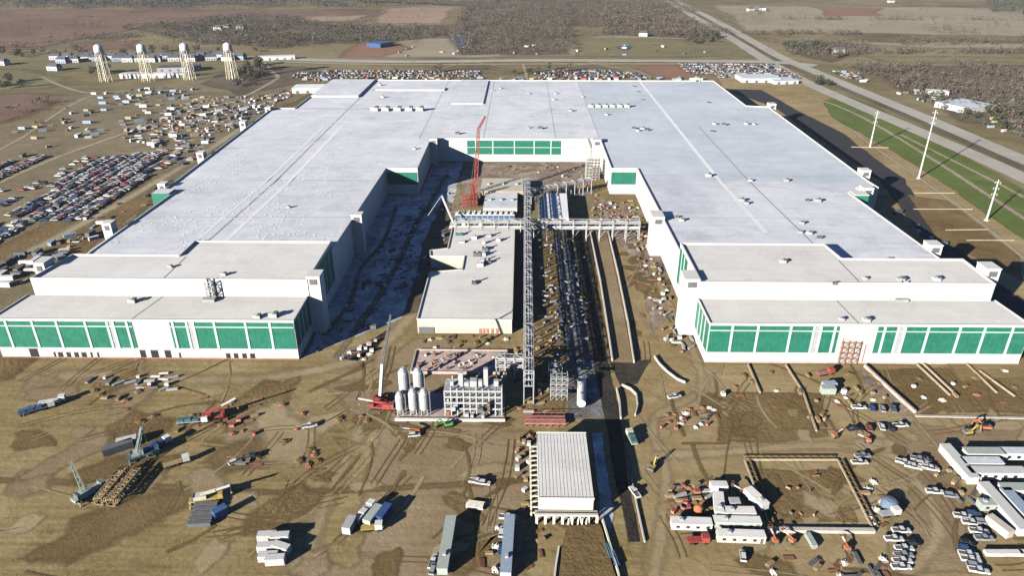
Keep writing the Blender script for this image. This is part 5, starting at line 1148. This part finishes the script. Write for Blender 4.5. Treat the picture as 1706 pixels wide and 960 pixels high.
def house(k='white2', s=1):
    t = thing('house', 'house', 'house'); mb = MB(); mb.bx(-7*s, 7*s, -5*s, 5*s, 0, 5.2, k); mb.build('wall', t)
    mb = MB(); mb.add([(-7.6*s,-5.6*s,5.2),(7.6*s,-5.6*s,5.2),(7.6*s,5.6*s,5.2),(-7.6*s,5.6*s,5.2),(-5*s,0,8.6),(5*s,0,8.6)], [(0,1,5,4),(2,3,4,5),(1,2,5),(3,0,4)], 'shingle'); mb.build('roof', t)
    
    for x in (-4.5, -1.5, 4.5): mb = MB(); mb.bx(x-.7, x+.7, -5*s-.08, -5*s-.01, 1, 2.6, 'glass'); mb.build('window', t)
    mb = MB(); mb.bx(1, 2.1, -5*s-.09, -5*s-.01, 0, 2.3, 'dgrey'); mb.build('door', t); return t
hs = Proto(house('white2')); hc = Proto(house('paleblue'))
for i in range(34):
    px = 96+i*9.2+R.uniform(-2, 2); py = 102-(px-96)*.012+R.uniform(-4, 3); pr = hs if R.random() < .55 else hc
    pr.put((*P(px, py), .3), rad(R.uniform(-20, 20)), ('white' if pr is hs else 'pale blue')+' house with dark roof in the row beyond '+('the first water tower', 'the second water tower', 'the third water tower', 'the last water tower', 'the barn')[min(4, i//7)], 'houses beyond the water towers')
for px, py, lab in ((5,108,'white walled house at the far left edge beyond the fields'),(364,50,'white walled house left of two in the far trees'),(378,48,'white walled house in the middle of the far trees'),(402,48,'larger white walled house right of the far pair'),(92,117,'lone white walled house on the olive field'),(1396,88,'lone white walled house beside the freeway scrub'),(1250,18,'white walled house far off right of the freeway'),(1484,4,'white walled house at the top edge of the photo'),(1072,60,'white walled house on the tan field beyond the highway'),(1270,17,'second white walled house far off right of the freeway')):
    hs.put((*P(px, py), .3), rad(R.uniform(-20, 20)), lab)
def longhall(name, lab, p0, p1, depth, h, k, kt):
    (x0, y0), (x1, y1) = P(*p0), P(*p1); t = thing(name, lab, 'building', ((x0+x1)/2, (y0+y1)/2, 0)); d = Vector((x1-x0, y1-y0)).normalized(); q = Vector((-d.y, d.x))*depth
    mb = MB(); mb.prism([(x0,y0),(x1,y1),(x1+q.x,y1+q.y),(x0+q.x,y0+q.y)], 0, h, k, kt); mb.build('wall', t)
    mb = MB(); mb.prism([(x0-.4,y0-.4),(x1+.4,y1-.4),(x1+q.x*.5+.4,y1+q.y*.5),(x0+q.x*.5-.4,y0+q.y*.5)], h, h+.3, kt, bottom=True); mb.build('roof', t)
    mb = MB(); n = max(2, int((x1-x0)/9))
    for i in range(n): f = (i+.5)/n; c = Vector((x0, y0)).lerp(Vector((x1, y1)), f); mb.bx(c.x-1.5, c.x+1.5, c.y-.15, c.y-.02, 0, min(3, h-1), 'dgrey')
    mb.build('door', t)
longhall('warehouse', 'long white low warehouse behind the water towers', (200,131), (308,129), 14, 5, 'white', 'roof_grey')
longhall('warehouse', 'dark roofed warehouse behind the long white one', (262,120), (330,118), 22, 5, 'grey', 'shingle')
longhall('warehouse', 'white barn beside the highway left of centre', (430,101), (492,99), 12, 5, 'white', 'roof')
longhall('warehouse', 'white hall at the back left corner of the factory', (487,156), (538,155), 26, 5, 'white', 'frost')
longhall('warehouse', 'grey roofed hall in the lot behind the right corner of the factory', (1236,138), (1300,138), 30, 5, 'white2', 'roof_blue')
longhall('warehouse', 'second grey roofed hall farther right behind the factory', (1290,141), (1330,140), 24, 4, 'white2', 'roof_blue')
longhall('warehouse', 'blue grey roofed hall beyond the freeway on the right', (1556,178), (1612,190), 40, 5, 'white2', 'roof_blue')
longhall('warehouse', 'pale roofed shed row beyond the freeway', (1545,158), (1580,160), 14, 4, 'white2', 'frost')
longhall('warehouse', 'dark blue building on the cleared land beyond the highway', (634,80), (655,76), 26, 6, 'navy', 'blue')
patch('pond_water', 'blue', [(756,62),(774,60),(776,76),(758,77)], .70, 2, 10)
patch('pond_water', 'teal', [(1024,77),(1056,77),(1050,83),(1030,83)], .70, 3, 14)

# ------------------------------------------------------------------ trees and woods
def tree_mb(mb, x, y, z, h, r, k, n, rr, trunk=True):
    if trunk: mb.beam((x, y, z-.2), (x+rr.uniform(-.2, .2), y, z+h*.55), h*.045, 'bark')
    for i in range(n):
        # leaf/twig clumps through the crown's volume
        a = rr.uniform(0, 6.283); u = rr.random()**.5; q = rr.uniform(-1, 1); rad_ = r*u*math.sqrt(max(0, 1-q*q*.8))
        cx, cy, cz = x+math.cos(a)*rad_, y+math.sin(a)*rad_, z+h*(.62+.36*q)
        s = r*rr.uniform(.16, .34); vs = [(cx+rr.uniform(-s, s), cy+rr.uniform(-s, s), cz+rr.uniform(-s, s)*.8) for _ in range(4)]
        mb.add(vs, [(0,1,2),(0,2,3),(1,2,3)], k)
def tree_obj(k, h, r, n, seed):
    rr = random.Random(seed); t = thing('tree', 'tree', 'tree'); mb = MB(); mb.tube((0,0,-.2), (.1,0,h*.4), h*.035, 'bark', 6, h*.022)
    for i in range(5): a = i*1.257+rr.random(); mb.tube((.1,0,h*.3+i*.05*h), (math.cos(a)*r*.6, math.sin(a)*r*.6, h*(.6+.07*i)), h*.014, 'bark', 4, h*.006)
    mb.build('trunk', t); mb = MB(); tree_mb(mb, 0, 0, 0, h, r, k, n, rr, False); mb.build('crown', t); return t
TP = [Proto(tree_obj('crown_green', 9, 4.5, 120, 1)), Proto(tree_obj('crown_brown', 8, 4.2, 95, 2)), Proto(tree_obj('crown_grey', 8, 4, 80, 3)), Proto(tree_obj('crown_green', 6, 3.6, 100, 4))]
TN = ['dark green tree', 'bare brown tree', 'bare grey tree', 'low green bushy tree']
def trees(poly, n, w, lab, seed):
    rr = random.Random(seed); pl = W2(poly); xs = [p[0] for p in pl]; ys = [p[1] for p in pl]; c = 0
    while c < n:
        x, y = rr.uniform(min(xs), max(xs)), rr.uniform(min(ys), max(ys))
        if not inside(x, y, pl): continue
        c += 1; i = rr.choices(range(4), w)[0]; TP[i].put((x, y, .25), rr.uniform(0, 6), f'{TN[i]} {lab}', f'trees {lab}', rr.uniform(.7, 1.35))
trees([(-60,138),(20,136),(50,146),(0,154),(-60,158)], 14, (5,1,1,3), 'at the far left edge by the dirt road', 51)
trees([(385,112),(440,108),(445,128),(400,150),(380,140)], 26, (5,2,2,2), 'between the last water tower and the factory', 52)
trees([(145,122),(175,118),(195,126),(150,128)], 8, (5,1,1,3), 'at the left foot of the first water tower', 53)
trees([(1620,160),(1706,165),(1800,230),(1700,235),(1600,195)], 40, (3,3,2,4), 'beyond the freeway on the right', 54)
trees([(1130,62),(1200,58),(1190,78),(1135,80)], 16, (4,2,1,3), 'on the cleared field beyond the highway', 55)
trees([(1290,80),(1390,74),(1400,98),(1320,92)], 22, (3,4,2,3), 'beside the freeway bend', 56)
trees([(640,120),(800,116),(1000,114),(1060,122),(700,126)], 10, (1,2,3,2), 'on the bank behind the factory', 57)
trees([(0,88),(430,84),(430,92),(0,98)], 22, (4,2,2,3), 'around the row of houses', 58)
trees([(1355,140),(1380,140),(1385,150),(1350,150)], 4, (4,1,1,3), 'near the grey roofed halls', 59)
def woods(poly, n, ks, seed, lab, hr=(5, 10), nn=11):
    rr = random.Random(seed); pl = W2(poly); xs = [p[0] for p in pl]; ys = [p[1] for p in pl]; mb = MB(); c = 0; tr = 0
    while c < n and tr < n*30:
        tr += 1; x, y = rr.uniform(min(xs), max(xs)), rr.uniform(min(ys), max(ys))
        if not inside(x, y, pl): continue
        q_ = mnoise.noise(Vector((x/70, y/70, seed)))+.5*mnoise.noise(Vector((x/22, y/22, seed)))
        if q_ < -.02 and rr.random() < .86: continue
        c += 1; h = rr.uniform(*hr); tree_mb(mb, x, y, .4, h, h*.55, rr.choice(ks), nn, rr)
    o = mb.build('woods', kind='stuff'); o['label'] = lab
woods([(-300,-8),(620,-8),(630,12),(300,15),(-300,14)], 3400, ['crown_blue','crown_blue','crown_grey','crown_green'], 61, 'dark bluish woods along the top left of the view', (9,15), 9)
woods([(200,48),(430,22),(560,40),(740,46),(745,64),(580,74),(440,82),(300,72)], 2400, ['crown_green','crown_grey','crown_brown'], 62, 'scrubby woods behind the houses')
woods([(560,-6),(1120,-6),(1160,20),(1110,42),(960,48),(942,88),(765,90),(745,60),(760,42),(775,10),(640,10)], 4200, ['crown_brown','crown_brown','crown_grey','crown_grey','crown_green'], 63, 'bare winter woods in the middle distance')
woods([(1000,30),(1140,30),(1225,58),(1190,62),(1000,56)], 900, ['crown_brown','crown_grey','crown_brown'], 64, 'purple brown scrub left of the freeway')
woods([(1640,4),(1800,6),(1800,32),(1650,22)], 900, ['crown_blue','crown_green'], 65, 'dark woods at the top right')
woods([(1400,108),(1900,106),(1900,160),(1620,168),(1500,146)], 1800, ['crown_brown','crown_grey','crown_green','crown_brown'], 66, 'bare scrub beyond the freeway', (4,8))
woods([(1500,150),(1620,168),(1900,160),(1900,260),(1706,232),(1600,200)], 600, ['crown_green','crown_brown','crown_grey'], 67, 'mixed scrub beyond the halls right of the freeway', (4,8))
woods([(1296,66),(1440,68),(1470,88),(1390,100),(1325,90)], 420, ['crown_brown','crown_grey'], 68, 'scrub inside the freeway bend', (4,8))
woods([(-500,-10),(2200,-10),(1900,130),(1300,96),(430,96),(-400,130)], 1500, ['crown_green','crown_grey','crown_brown'], 95, 'trees and bushes dotted thinly over the far fields', (3,8))
for i, (pts, n) in enumerate((([(1300,31),(1900,33),(1900,35),(1300,33)], 240), ([(1230,55),(1430,54),(1430,58),(1240,59)], 160), ([(1480,66),(1700,64),(1900,68),(1900,75),(1500,76)], 420), ([(1460,84),(1900,85),(1900,90),(1470,91)], 420),
                              ([(860,60),(1210,50),(1215,56),(860,66)], 260), ([(0,78),(130,62),(240,58),(240,62),(0,84)], 170), ([(760,52),(770,8),(785,8),(775,55)], 160), ([(925,0),(945,0),(960,85),(935,88)], 260), ([(380,60),(700,66),(700,74),(380,72)], 260), ([(60,42),(700,30),(700,33),(60,46)], 60), ([(1190,34),(1300,10),(1310,14),(1215,42)], 50), ([(-60,205),(80,170),(90,176),(-40,215)], 26), ([(-200,60),(200,40),(220,43),(-200,64)], 40), ([(1530,45),(1600,48),(1640,60),(1560,56)], 40))):
    woods(pts, n, ['crown_green','crown_grey','crown_brown'] if i % 2 else ['crown_green','crown_brown'], 70+i, 'hedgerow line of scrub between far fields', (4,9))

# ------------------------------------------------------------------ the air
m = bpy.data.materials.new('haze'); m.use_nodes = True; n = m.node_tree; n.nodes.clear()
v = n.nodes.new('ShaderNodeVolumePrincipled'); v.inputs['Color'].default_value = (.78, .84, .95, 1); v.inputs['Density'].default_value = .00005; v.inputs['Anisotropy'].default_value = .2
o_ = n.nodes.new('ShaderNodeOutputMaterial'); n.links.new(v.outputs[0], o_.inputs['Volume']); M['haze'] = m
hz = MB(); hz.bx(-2600, 2600, -300, 3600, -1, 156, 'haze'); hz.build('haze', kind='stuff')
